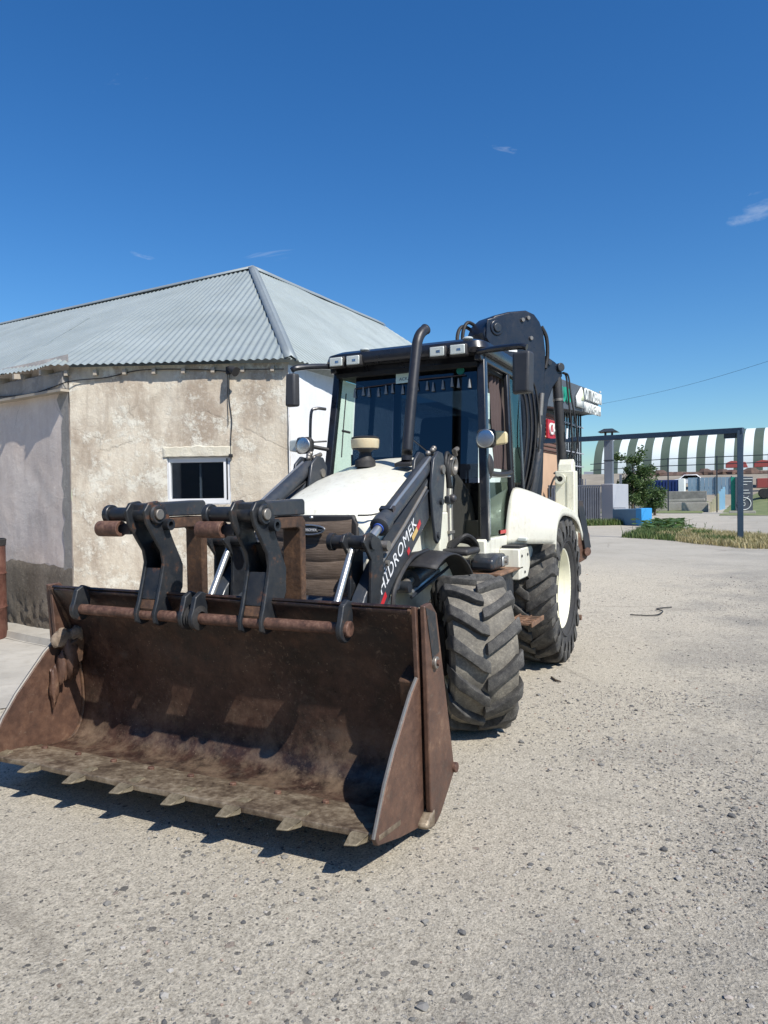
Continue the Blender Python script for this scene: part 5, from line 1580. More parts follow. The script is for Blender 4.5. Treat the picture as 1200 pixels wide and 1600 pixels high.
    for q in range(3):
        pth = smooth_path([(-0.44 - 0.035 * q, s * 0.60, 1.68), (-0.40 - 0.02 * q, s * 0.61, 1.76), (-0.36 - 0.05 * q, s * 0.61, 1.86), (-0.42 - 0.07 * q, s * 0.60, 1.95 - 0.02 * q), (-0.54 - 0.04 * q, s * 0.59, 1.91 - 0.03 * q)], 6)
        MB().tube(pth, 0.014, 8).build('hydraulic_hose', 'hose', arm)
    MB().lathe([(-0.02, 0.03), (-0.02, 0.075), (-0.005, 0.085), (0.015, 0.075), (0.02, 0.05), (0.0, 0.03)], (-0.56, s * 0.60, 1.86), 'Y', 22, close=True).build('hose_reel', 'steel_worn', arm)
    MB().tube([(-0.56, s * 0.62, 1.94), (-0.52, s * 0.625, 1.97), (-0.60, s * 0.62, 1.99)], 0.02, 8).build('hose_fitting', 'steel_worn', arm)
    if s > 0:
        d = V(0.70, 0, 1.02) - V(0.07, 0, 1.535)
        text('arm_lettering', 'HİDROMEK', frame((0.715, Y1 + 0.003, 0.995), (-0.814, 0, 0.581), (0.581, 0, 0.814)), 0.122, 'letter_white', arm, 0.0006, 0.12, 1.08, 1.08)
        for (x0, z0, x1, z1, mat) in ((0.04, 1.425, 0.10, 1.375, 'red_tape'), (0.10, 1.375, 0.19, 1.31, 'amber_tape'), (0.24, 1.245, 0.275, 1.215, 'red_tape'), (0.63, 0.985, 0.76, 0.86, 'red_tape')):
            dx, dz = 0.022, 0.030
            m_ = MB().prism([(x0, z0), (x1, z1), (x1 + dx, z1 + dz), (x0 + dx, z0 + dz)], Y1 + 0.002, Y1 + 0.004)
            m_.build('marker_tape', mat, arm)
# cross tube between arms
MB().tube([(0.80, -0.47, 0.92), (0.80, 0.47, 0.92)], 0.07, 18).build('arm_cross_tube', 'arm_paint', root)

# ------------------------------------------------------------------ front bucket
bp = [(1.690, 1.088), (1.655, 1.03), (1.60, 0.93), (1.545, 0.80), (1.505, 0.66), (1.478, 0.52), (1.468, 0.38), (1.480, 0.27), (1.515, 0.185), (1.58, 0.135), (1.68, 0.125), (1.80, 0.140), (1.92, 0.158)]
bps = smooth_path([(x, 0, z) for x, z in bp], 3)
def shell(u, v):
    k = v * (len(bps) - 1); i = min(len(bps) - 2, int(k)); f = k - i
    p = bps[i].lerp(bps[i + 1], f)
    y = -1.19 + 2.38 * u
    dent = 0.010 * noise.noise(V(y * 2.2, p.z * 2.5, 2)) + 0.005 * noise.noise(V(y * 6, p.z * 6, 7))
    return (p.x + dent, y, p.z + (dent * 0.4 if v > 0.02 else 0.004 * noise.noise(V(y * 3, 0, 9))))
bk = MB().grid(70, len(bps) - 1, shell).build('bucket', 'bucket_inside', root, solid=0.02, angle=60)
bk['label'] = 'wide rusty brown front bucket with toothed edge and folded pallet forks'
MB().prism([(1.70, 1.098), (1.645, 1.045), (1.632, 1.053), (1.684, 1.108)], -1.19, 1.19).build('top_edge_bar', 'bucket_inside', bk, bevel=0.004)
def cut(u, v):
    y = -1.215 + 2.43 * u
    return (1.895 + 0.225 * v, y, 0.170 + 0.022 * v + 0.004 * noise.noise(V(y * 4, v, 3)))
MB().grid(50, 3, cut).build('cutting_edge', 'bucket_edge', bk, solid=0.028, bevel=0.004)
MB().prism([(1.80, 0.155), (1.92, 0.172), (1.915, 0.182), (1.80, 0.164)], -1.185, 1.185).build('floor_seam', 'bucket_edge', bk)
for k in range(9):
    y = -1.08 + k * 0.27
    MB().cyl((1.862, y, 0.165), (1.860, y, 0.186), 0.019, 6).build('edge_bolt', 'rusted_bar', bk, bevel=0.003)
sp = [(1.700, 1.105), (1.53, 1.06), (1.40, 0.62), (1.30, 0.20), (1.42, 0.075), (1.60, 0.035), (1.90, 0.10), (2.13, 0.165), (2.15, 0.20), (2.04, 0.385), (1.95, 0.50), (1.75, 0.705), (1.67, 0.76)]
for s in (-1, 1):
    MB().prism(sp, s * 1.190, s * 1.214).build('side_plate', 'bucket_side', bk, bevel=0.004)
    MB().tube([(2.152, s * 1.202, 0.20), (2.042, s * 1.202, 0.387), (1.952, s * 1.202, 0.502), (1.752, s * 1.202, 0.707), (1.674, s * 1.202, 0.762)], 0.0085, 6).build('worn_edge', 'steel_worn', bk)
    rp_ = [(1.685, 1.108), (1.60, 1.112), (1.528, 1.05), (1.295, 0.20), (1.50, 0.055), (1.575, 0.03), (1.635, 0.13), (1.66, 0.73)]
    MB().prism(rp_, s * 1.228, s * 1.256).build('side_strip', 'bucket_side', bk, bevel=0.006)
    MB().box(1.40, 1.62, s * 1.213, s * 1.229, 0.3, 0.8).build('strip_spacer', 'engine_dark', bk)
    MB().cyl((1.575, s * 1.25, 0.82), (1.575, s * 1.275, 0.82), 0.030, 14).build('strip_bolt', 'steel_worn', bk, bevel=0.004)
    MB().cyl((1.575, s * 1.255, 0.82), (1.575, s * 1.285, 0.82), 0.016, 6).build('strip_bolt', 'rusted_bar', bk)
    MB().cyl((1.31, s * 1.25, 0.22), (1.31, s * 1.275, 0.22), 0.026, 12).build('strip_bolt', 'rusted_bar', bk, bevel=0.004)
    MB().prism([(1.68, 1.10), (1.56, 1.06), (1.51, 0.86), (1.60, 0.84)], s * 1.257, s * 1.2595).build('worn_patch', 'bracket_paint', bk)
    MB().hexa([(1.59, s * 1.20, 0.028), (1.70, s * 1.20, 0.055), (1.70, s * 1.262, 0.055), (1.59, s * 1.262, 0.028)], [(1.59, s * 1.20, 0.12), (1.70, s * 1.20, 0.08), (1.70, s * 1.262, 0.08), (1.59, s * 1.262, 0.12)]).build('heel_shoe', 'bucket_edge', bk, bevel=0.012)
    # inner corner gusset and torn plate
    MB().prism([(1.66, 0.74), (1.52, 0.80), (1.55, 0.62), (1.62, 0.60)], s * 1.10, s * 1.188).build('corner_gusset', 'fork_rust', bk, bevel=0.01)
for s in (-1, 1):
    wp = [V(p.x + 0.012, s * 1.183, p.z) for p in bps]
    MB().tube(wp, [0.011 + 0.004 * noise.noise(V(k * 0.9, s, 0)) for k in range(len(wp))], 7).build('weld_bead', 'fork_rust', bk)
# teeth
th = MB()
th.hexa([(-0.09, -0.035, -0.018), (0.045, -0.055, -0.018), (0.045, 0.048, -0.018), (-0.09, 0.035, -0.018)], [(-0.09, -0.028, 0.006), (0.045, -0.050, 0.014), (0.045, 0.044, 0.014), (-0.09, 0.028, 0.006)])
th.hexa([(0.045, -0.055, -0.018), (0.125, -0.048, -0.012), (0.110, 0.012, -0.012), (0.045, 0.048, -0.018)], [(0.045, -0.050, 0.014), (0.125, -0.048, -0.004), (0.110, 0.012, -0.004), (0.045, 0.044, 0.014)])
tme = th.mesh('tooth', 'tooth_steel')
rng = random.Random(2)
for k in range(8):
    o = bpy.data.objects.new('tooth', tme); COL.objects.link(o); o.parent = bk
    o.scale = (0.85, 0.9, 0.85); o.location = (2.095, -1.165 + k * 2.29 / 7, 0.192); o.rotation_euler = (0, R(4 + rng.uniform(-2, 2)), R(rng.uniform(-4, 4)))
    md = o.modifiers.new('bevel', 'BEVEL'); md.width = 0.007; md.segments = 2
# fork hanging rod and its ears
RX, RZ = 1.745, 0.985
MB().tube([(RX, -0.91, RZ), (RX, -0.15, RZ - 0.004), (RX, 0.85, RZ)], 0.030, 18).build('fork_rod', 'rusted_bar', bk)
def ear(y, th_=0.03):
    pts = []
    for q in range(13):
        an = R(-200 + q * 20)
        pts.append((RX + 0.068 * math.cos(an), RZ + 0.068 * math.sin(an)))
    pts += [(RX + 0.03, 1.10), (RX - 0.02, 1.125), (RX - 0.075, 1.105)]
    return MB().prism(pts, y - th_ / 2, y + th_ / 2).build('rod_ear', 'bracket_paint', bk, bevel=0.006)
for y in (0.86, -0.03, -0.10, -0.90): ear(y)
MB().cyl((RX, 0.87, RZ), (RX, 0.895, RZ), 0.040, 16).build('rod_end', 'rusted_bar', bk, bevel=0.006)
m_ = MB()
for q in range(5): m_.lathe([(-0.012 + q * 0.02, 0.036), (-0.004 + q * 0.02, 0.066), (0.006 + q * 0.02, 0.036)], (RX, -0.09, RZ), 'Y', 20)
m_.build('rubber_rings', 'plastic_black', bk)
# fork brackets and folded forks
def bracket(Yc):
    pf = [(1.74, 1.605), (1.775, 1.56), (1.755, 1.49), (1.70, 1.41), (1.645, 1.335), (1.632, 1.27), (1.655, 1.18), (1.69, 1.06), (1.715, 1.00), (1.71, 0.945), (1.67, 0.925), (1.62, 0.93), (1.575, 0.985), (1.515, 1.06), (1.48, 1.12), (1.475, 1.25), (1.55, 1.39), (1.575, 1.44), (1.575, 1.52), (1.61, 1.575), (1.67, 1.615)]
    for dy in (-0.075, 0.055):
        b = MB().prism(pf, Yc + dy, Yc + dy + 0.022).build('bracket_plate', 'bracket_paint', bk, bevel=0.006)
    MB().prism([(1.628, 1.24), (1.648, 1.18), (1.675, 1.07), (1.665, 1.065), (1.635, 1.17), (1.612, 1.235)], Yc - 0.052, Yc + 0.054).build('bracket_web', 'bracket_paint', bk, bevel=0.003)
    MB().prism([(1.674, 1.068), (1.69, 1.02), (1.665, 0.955), (1.648, 0.965), (1.672, 1.02), (1.662, 1.062)], Yc - 0.052, Yc + 0.054).build('bracket_web', 'fork_rust', bk, bevel=0.003)
    MB().prism([(1.50, 1.12), (1.49, 1.25), (1.565, 1.39), (1.58, 1.38), (1.505, 1.245), (1.515, 1.12)], Yc - 0.052, Yc + 0.054).build('bracket_back', 'engine_dark', bk)
    MB().cyl((1.69, Yc - 0.24, 1.54), (1.69, Yc + 0.095, 1.54), 0.040, 20).build('fork_pin', 'bracket_paint', bk, bevel=0.004)
    MB().cyl((1.69, Yc - 0.27, 1.54), (1.69, Yc - 0.235, 1.54), 0.055, 20).build('pin_flange', 'bracket_paint', bk, bevel=0.006)
    MB().lathe([(0.075, 0.035), (0.075, 0.052), (0.09, 0.054), (0.10, 0.048), (0.10, 0.035)], (1.69, Yc, 1.54), 'Y', 22).build('pin_collar', 'bracket_paint', bk)
    MB().cyl((1.69, Yc + 0.08, 1.54), (1.69, Yc + 0.112, 1.54), 0.030, 20).build('pin_end', 'steel_worn', bk, bevel=0.004)
    MB().lathe([(-0.16, 0.024), (-0.16, 0.044), (0, 0.044), (0, 0.024)], (1.735, Yc - 0.13, 1.462), 'Y', 22, close=True).build('stop_sleeve', 'rusted_bar', bk, bevel=0.003)
    MB().box(1.60, 1.73, Yc - 0.16, Yc - 0.075, 1.43, 1.49).build('sleeve_arm', 'bracket_paint', bk, bevel=0.006)
    MB().lathe([(0.0, 0.018), (0.0, 0.032), (0.045, 0.032), (0.045, 0.018)], (1.612, Yc + 0.07, 1.482), 'Y', 18, close=True).build('stop_bush', 'bracket_paint', bk)
    # fork: heavy top block, shank, hanging tine
    MB().prism([(1.225, 1.525), (1.225, 1.60), (1.24, 1.615), (1.72, 1.60), (1.72, 1.56), (1.66, 1.525)], Yc - 0.065, Yc + 0.045).build('fork_block', 'dark_paint', bk, bevel=0.008)
    MB().prism([(1.57, 1.455), (1.57, 1.518), (1.235, 1.52), (1.205, 1.49), (1.205, 0.42), (1.255, 0.40), (1.262, 1.44), (1.29, 1.455)], Yc - 0.085, Yc + 0.035).build('fork_tine', 'fork_rust', bk, bevel=0.007)
n_before = set(bpy.data.objects)
bracket(-0.365); bracket(0.335)
for o in set(bpy.data.objects) - n_before:
    o.data.transform(Matrix.Translation((0.078, 0, 0)))
# clods of dried earth in the far corner of the bucket
rng = random.Random(31)
for k, (x, y, z, r, sc) in enumerate(((1.62, -1.13, 0.66, 0.07, (0.8, 0.6, 1.9)), (1.66, -1.15, 0.78, 0.06, (1.2, 0.6, 1.0)), (1.72, -1.16, 0.50, 0.045, (0.6, 0.5, 2.6)), (1.57, -1.12, 0.80, 0.05, (1.0, 0.8, 0.9)), (1.68, -1.14, 0.60, 0.05, (0.5, 0.8, 2.0)))):
    m_ = MB().ball((0, 0, 0), 1.0, 8)
    m_.v = [tuple(V(x, y, z) + V(p[0] * r * sc[0], p[1] * r * sc[1], p[2] * r * sc[2]) * (1 + 0.45 * noise.noise(V(p[0] * 2 + k, p[1] * 2, p[2] * 2)))) for p in m_.v]
    m_.build('earth_clod', 'mud_lump' if k % 2 else 'bucket_side', bk, angle=60)

# ------------------------------------------------------------------ front mudguard, step, tanks
for s in (1, -1):
    def guard(u, v, s=s):
        an = R(62 + 92 * u)
        y = s * (0.44 + 0.34 * v)
        rr_ = 0.66 + 0.02 * math.sin(math.pi * v)
        return (-0.02 + rr_ * math.cos(an), y, 0.545 + rr_ * math.sin(an))
    g = MB().grid(20, 6, guard).build('front_mudguard', 'plastic_black', root, solid=0.012)
    MB().tube(smooth_path([(0.60, s * 0.60, 0.62), (0.61, s * 0.60, 0.93), (0.54, s * 0.60, 1.06), (0.30, s * 0.60, 1.20), (0.0, s * 0.60, 1.235)], 6), 0.016, 8).build('guard_rail', 'plastic_black', g)
    MB().tube([(0.60, s * 0.62, 0.83), (0.62, s * 0.78, 0.82)], 0.012, 8).build('guard_bolt', 'steel_worn', g)
    # step box between wheels
    MB().box(-1.22, -0.68, s * 0.52, s * 0.90, 0.60, 0.985).build('step_box', 'dark_paint', root, bevel=0.02)
    MB().box(-1.30, -0.62, s * 0.60, s * 0.96, 0.99, 1.012).build('upper_step', 'step_rust', root, bevel=0.006)
    stp = MB()
    for q in range(5): stp.box(-1.42 + q * 0.085, -1.38 + q * 0.085, s * 0.90, s * 1.10, 0.545, 0.565)
    stp.box(-1.44, -1.02, s * 0.89, s * 0.905, 0.535, 0.575); stp.box(-1.44, -1.02, s * 1.09, s * 1.105, 0.535, 0.575)
    stp.box(-1.44, -1.02, s * 0.99, s * 1.0, 0.54, 0.57)
    so = stp.build('lower_step', 'step_rust', root, bevel=0.003)
    MB().tube([(-1.05, s * 0.90, 0.56), (-1.0, s * 0.90, 0.75), (-1.0, s * 0.88, 0.9)], 0.016, 8).build('step_strut', 'dark_paint', so)
    # polished tank end ahead of the step
    MB().prism([(-0.62, 1.03), (-0.62, 1.12), (-0.74, 1.155), (-0.98, 1.145), (-1.03, 1.10), (-1.03, 1.03)], s * 0.70, s * 0.90).build('battery_cover', 'dark_paint', root, bevel=0.03, seg=3)
    MB().box(-1.02, -0.86, s * 0.899, s * 0.912, 1.045, 1.125).build('chrome_plate', 'chrome', root, bevel=0.02)
    MB().cyl((-0.93, s * 0.91, 1.085), (-0.93, s * 0.925, 1.085), 0.02, 12).build('plate_bolt', 'steel_worn', root)
MB().box(-0.62, -0.30, 0.52, 0.80, 1.17, 1.22).build('hose_bundle_cover', 'plastic_black', root, bevel=0.02)
for q in range(4):
    MB().tube(smooth_path([(-0.40, 0.58 + 0.02 * q, 1.22), (-0.46, 0.64 + 0.03 * q, 1.27 + 0.015 * q), (-0.62, 0.70 + 0.02 * q, 1.25), (-0.78, 0.72, 1.17)], 6), 0.018, 8).build('hydraulic_hose', 'hose', root)

# ------------------------------------------------------------------ cab
cabm = MB()
def bar(m_, p0, p1, wx, wy):
    """rectangular section bar"""
    p0, p1 = Vector(p0), Vector(p1)
    m_.hexa([p0 + V(-wx, -wy, 0), p0 + V(wx, -wy, 0), p0 + V(wx, wy, 0), p0 + V(-wx, wy, 0)], [p1 + V(-wx, -wy, 0), p1 + V(wx, -wy, 0), p1 + V(wx, wy, 0), p1 + V(-wx, wy, 0)])
def yb(z): return 0.765 - (z - 1.25) * 0.055          # cab side at height z
def xf(z): return -0.86 - (z - 1.25) * 0.135          # front plane
for s in (-1, 1):
    bar(cabm, (xf(1.25), s * yb(1.25), 1.25), (xf(2.80), s * yb(2.80), 2.80), 0.035, 0.035)
    bar(cabm, (-1.72, s * yb(1.60), 1.60), (-1.80, s * yb(2.80), 2.80), 0.025, 0.022)
    bar(cabm, (-2.32, s * 0.70, 1.25), (-2.30, s * 0.64, 2.80), 0.035, 0.035)
    cabm.box(-2.3, -0.95, s * yb(2.78) - 0.03, s * yb(2.78) + 0.03, 2.74, 2.80)
cabm.box(xf(2.76) - 0.03, xf(2.76) + 0.03, -0.68, 0.68, 2.72, 2.80)
cabm.box(-2.34, -2.28, -0.68, 0.68, 1.2, 1.30)
cabm.box(-2.34, -0.9, -0.74, 0.74, 1.12, 1.16)
cab = cabm.build('cab', 'cab_black', root, bevel=0.01)
# interior: floor console, bulkhead, dark liner, panel to darken the inside
MB().box(-2.29, -2.26, -0.66, 0.66, 1.2, 1.75).build('rear_liner', 'engine_dark', cab)
MB().box(-2.29, -0.95, -0.735, -0.72, 1.17, 1.78).build('darkening_panel', 'engine_dark', cab)  # near-black panel added so the cab interior reads dark
MB().box(-2.29, -0.98, -0.66, 0.66, 2.70, 2.735).build('head_liner', 'engine_dark', cab)
MB().prism([(-0.98, 1.18), (-0.98, 1.95), (-1.10, 1.98), (-1.22, 1.80), (-1.22, 1.18)], -0.52, 0.30).build('dashboard', 'plastic_black', cab, bevel=0.02)
m_ = MB().box(-1.95, -1.50, -0.26, 0.26, 1.55, 1.70); m_.build('seat', 'seat_fabric', cab, bevel=0.05, seg=3)
MB().prism([(-1.92, 1.68), (-2.06, 2.40), (-1.96, 2.42), (-1.78, 1.70)], -0.25, 0.25).build('seat_back', 'seat_fabric', cab, bevel=0.05, seg=3)
MB().box(-1.9, -1.6, -0.2, 0.2, 1.18, 1.55).build('seat_base', 'plastic_black', cab)
MB().tube([(-1.30 + 0.19 * math.cos(a * math.pi / 14) * 0.55, 0.19 * math.sin(a * math.pi / 14), 2.02 + 0.19 * math.cos(a * math.pi / 14) * 0.8) for a in range(29)], 0.014, 8).build('steering_wheel', 'plastic_black', cab)
MB().tube([(-1.12, 0, 1.85), (-1.30, 0, 2.02)], 0.025, 8).build('steering_column', 'plastic_black', cab)
MB().tube([(-1.35, 0.45, 1.5), (-1.33, 0.46, 1.85)], 0.012, 8).build('control_lever', 'plastic_black', cab)
MB().ball((-1.33, 0.46, 1.87), 0.03, 7).build('lever_knob', 'plastic_black', cab)
# glazing
def quad(pts): return MB().add(pts, [tuple(range(len(pts)))])
def fpt(y, z, d=0.0): return V(xf(z) - d - 0.05 * (y / 0.7) ** 2 * 0, y, z)
quad([fpt(-0.50, 1.28), fpt(0.70, 1.28), fpt(0.655, 2.74), fpt(-0.50, 2.74)]).build('windshield', 'glass_tinted', cab)
quad([fpt(-0.70, 1.28), fpt(-0.51, 1.28), fpt(-0.51, 2.74), fpt(-0.655, 2.74)]).build('quarter_glass', 'glass_green', cab)
MB().box(xf(2.0) - 0.006, xf(2.0) + 0.006, -0.512, -0.498, 1.3, 2.0).build('glass_seal', 'plastic_black', cab)
quad([V(-0.90, -yb(1.3), 1.30), V(-2.3, -yb(1.3), 1.30), V(-2.28, -yb(2.7), 2.73), V(-1.08, -yb(2.7), 2.73)]).build('side_glass', 'glass_green', cab)
quad([V(-0.90, yb(1.3), 1.28), V(-1.50, yb(1.3), 1.28), V(-1.68, yb(1.8), 1.78), V(-0.97, yb(1.8), 1.78)]).build('door_glass', 'glass_green', cab)
quad([V(-1.84, yb(1.75), 1.72), V(-2.29, 0.70, 1.72), V(-2.28, yb(2.7), 2.73), V(-1.84, yb(2.7), 2.73)]).build('side_glass', 'glass_green', cab)
quad([V(-2.31, -0.66, 1.8), V(-2.31, 0.66, 1.8), V(-2.30, 0.62, 2.72), V(-2.30, -0.62, 2.72)]).build('rear_glass', 'glass_green', cab)
# door waist bar, handle bowl and frame lines
MB().tube(smooth_path([(-0.96, 0.75, 1.815), (-1.20, 0.765, 1.80), (-1.5, 0.765, 1.81), (-1.70, 0.75, 1.83)], 5), 0.022, 8).build('door_waist_bar', 'plastic_black', cab)
MB().tube([(-0.96, 0.76, 1.775), (-1.66, 0.755, 1.79)], 0.009, 8).build('door_trim', 'chrome', cab)
MB().ball((-1.02, 0.745, 1.86), 0.10, 9, (0.7, 0.45, 1.1)).build('door_speaker', 'plastic_black', cab)
MB().tube([(xf(1.3) - 0.045, yb(1.3) + 0.022, 1.3), (xf(2.75) - 0.045, yb(2.75) + 0.022, 2.75)], 0.010, 6).build('door_seal', 'chrome', cab)
MB().tube([(-1.745, yb(1.62) + 0.025, 1.62), (-1.82, yb(2.75) + 0.02, 2.75)], 0.009, 6).build('door_seal', 'plastic_black', cab)
MB().box(-1.46, -1.28, 0.768, 0.772, 1.285, 1.315).build('red_reflector', 'red_tape', cab)
m_ = MB(); m_.box(xf(1.38) + 0.004, xf(1.38) + 0.008, 0.28, 0.43, 1.335, 1.415); m_.build('yellow_sticker', 'tape_yellow', cab)
# curtain in folds behind the open door window
def curt(u, v):
    z = 1.86 + 0.86 * v
    x = -1.28 - 0.12 * v - 0.55 * u * (0.86 + 0.14 * v) + (0.10 if v > 0.5 else 0.10 * v * 2)
    y = 0.655 - 0.04 * v + 0.022 * math.sin(u * 34 + 0.8 * math.sin(v * 4)) * (0.6 + 0.4 * v)
    return (x - 0.20, y, z)
MB().grid(70, 14, curt).build('curtain', 'curtain', cab, angle=80)
MB().tube([(-1.15, 0.63, 2.735), (-2.1, 0.63, 2.735)], 0.008, 6).build('curtain_rail', 'chrome', cab)
# fringe, tassels just outside the windshield, greyed as if behind its tint, number card, badge
MB().tube(smooth_path([(xf(2.62) + 0.016, -0.50, 2.60), (xf(2.62) + 0.016, -0.25, 2.612), (xf(2.62) + 0.016, 0.1, 2.632), (xf(2.62) + 0.016, 0.55, 2.64)], 8), 0.005, 6).build('fringe_cord', 'curtain', cab)
for k in range(15):
    y = -0.50 + k * 0.077 + 0.012 * math.sin(k * 2.3)
    z = 2.60 + 0.012 * math.sin(k * 1.7) + 0.02 * k / 15
    MB().lathe([(0.045, 0.002), (0.035, 0.006), (0.02, 0.007), (-0.035, 0.015), (-0.036, 0.0)], (xf(2.6) + 0.02, y, z - 0.045), 'Z', 10).build('tassel', 'tassel_dimmed', cab)
fm = frame(fpt(-0.09, 2.612) + V(0.022, 0, 0), (0, 1, 0.03), (-0.135, 0, 1))
MB().box(0, 0.175, 0, 0.115, 0, 0.003, fm).build('number_card', 'card', cab)
MB().box(0.002, 0.173, 0.083, 0.113, 0.003, 0.004, fm).build('card_header', 'card_blue', cab)
text('card_lettering', 'ACKAT', fm @ Matrix.Translation((0.032, 0.022, 0.0045)), 0.040, 'ink', cab, 0.0003)
MB().box(0.09, 0.15, 0.118, 0.15, 0, 0.003, fm).build('card_tab', 'amber_tape', cab)
m_ = MB().cyl(fpt(0.50, 2.68) + V(0.004, 0, 0), fpt(0.50, 2.68) + V(0.010, 0, 0.001), 0.035, 20); m_.build('round_badge', 'green_badge', cab)
# wiper
MB().tube([fpt(-0.60, 1.98) + V(0.02, 0, 0), fpt(-0.59, 2.25) + V(0.03, 0, 0), fpt(-0.585, 2.56) + V(0.02, 0, 0)], 0.006, 6).build('wiper', 'plastic_black', cab)
MB().tube([fpt(-0.60, 2.22) + V(0.03, 0, 0), fpt(-0.52, 2.20) + V(0.03, 0, 0)], 0.012, 6).build('wiper_arm', 'plastic_black', cab)
MB().tube([fpt(0.10, 2.10) + V(0.02, 0, 0), fpt(0.30, 1.95) + V(0.03, 0, 0)], 0.005, 6).build('wiper', 'plastic_black', cab)
# roof
def roof_ring(inset, z, dz_front=0.0):
    x0, x1, yh = -0.90 - inset, -2.50 + inset, 0.75 - inset
    r = 0.14
    pts = []
    for cx_, cy_, a0 in ((x0 - r, yh - r, 0), (x1 + r, yh - r, 90), (x1 + r, -yh + r, 180), (x0 - r, -yh + r, 270)):
        for q in range(6):
            an = R(a0 + q * 18)
            pts.append(V(cx_ + r * math.cos(an), cy_ + r * math.sin(an), z))
    return pts
m_ = MB()
rings = [roof_ring(0.05, 2.795), roof_ring(0.0, 2.80), roof_ring(-0.015, 2.84), roof_ring(0.0, 2.895), roof_ring(0.06, 2.925), roof_ring(0.3, 2.95)]
n_ = len(rings[0])
for rg_ in rings: m_.v += [tuple(p) for p in rg_]
for i in range(len(rings) - 1):
    for k in range(n_):
        m_.f.append((i * n_ + k, i * n_ + (k + 1) % n_, (i + 1) * n_ + (k + 1) % n_, (i + 1) * n_ + k)); m_.mi.append(0)
m_.f.append(tuple(range(n_))); m_.mi.append(0); m_.f.append(tuple((len(rings) - 1) * n_ + k for k in range(n_))); m_.mi.append(0)
roof = m_.build('cab_roof', 'cab_black', root, angle=40)
for y in (-0.36, 0.60):
    MB().ball((-0.955, y, 2.925), 0.028, 7, (1.2, 1.6, 0.6)).build('marker_lamp', 'lamp_glass', roof)
for y, z in ((-0.60, 2.825), (-0.43, 2.825), (0.36, 2.825), (0.54, 2.825)):
    MB().box(-0.945, -0.865, y - 0.078, y + 0.078, z - 0.052, z + 0.048).build('work_light', 'plastic_black', roof, bevel=0.016, seg=3)
    MB().box(-0.867, -0.853, y - 0.064, y + 0.064, z - 0.040, z + 0.038).build('work_light_lens', 'lamp_glass', roof, bevel=0.010)
    MB().box(-0.856, -0.851, y - 0.004, y + 0.03, z - 0.012, z + 0.008).build('work_light_bulb', 'reflector', roof)
# mirrors on long arms
mir = MB().tube(smooth_path([(-0.93, 0.70, 2.80), (-0.80, 0.90, 2.785), (-0.70, 1.10, 2.765), (-0.69, 1.16, 2.75)], 6), 0.026, 10)
ma = mir.build('mirror_arm', 'cab_black', roof)
MB().hexa([(-0.75, 1.03, 2.40), (-0.66, 1.05, 2.40), (-0.63, 1.18, 2.40), (-0.75, 1.20, 2.40)], [(-0.75, 1.04, 2.72), (-0.67, 1.05, 2.72), (-0.64, 1.19, 2.72), (-0.75, 1.205, 2.72)]).build('mirror', 'mirror_plastic', roof, bevel=0.022, seg=3)
mir = MB().tube(smooth_path([(-0.93, -0.68, 2.80), (-0.78, -0.76, 2.785), (-0.62, -0.86, 2.755), (-0.60, -0.90, 2.735)], 6), 0.026, 10)
mir.build('mirror_arm', 'cab_black', roof)
MB().hexa([(-0.66, -0.97, 2.42), (-0.575, -0.96, 2.42), (-0.575, -0.86, 2.42), (-0.66, -0.85, 2.42)], [(-0.66, -0.96, 2.71), (-0.585, -0.955, 2.71), (-0.58, -0.865, 2.71), (-0.66, -0.85, 2.71)]).build('mirror', 'mirror_plastic', roof, bevel=0.02, seg=3)
# handrail on the house-side pillar
MB().tube(smooth_path([(-0.92, -0.745, 2.42), (-0.84, -0.80, 2.42), (-0.80, -0.83, 2.36), (-0.80, -0.84, 2.0), (-0.82, -0.82, 1.90)], 6), 0.014, 8).build('grab_handle', 'cab_black', cab)
MB().tube([(-0.82, -0.835, 2.12), (-0.92, -0.74, 2.13)], 0.010, 6).build('grab_handle', 'cab_black', cab)
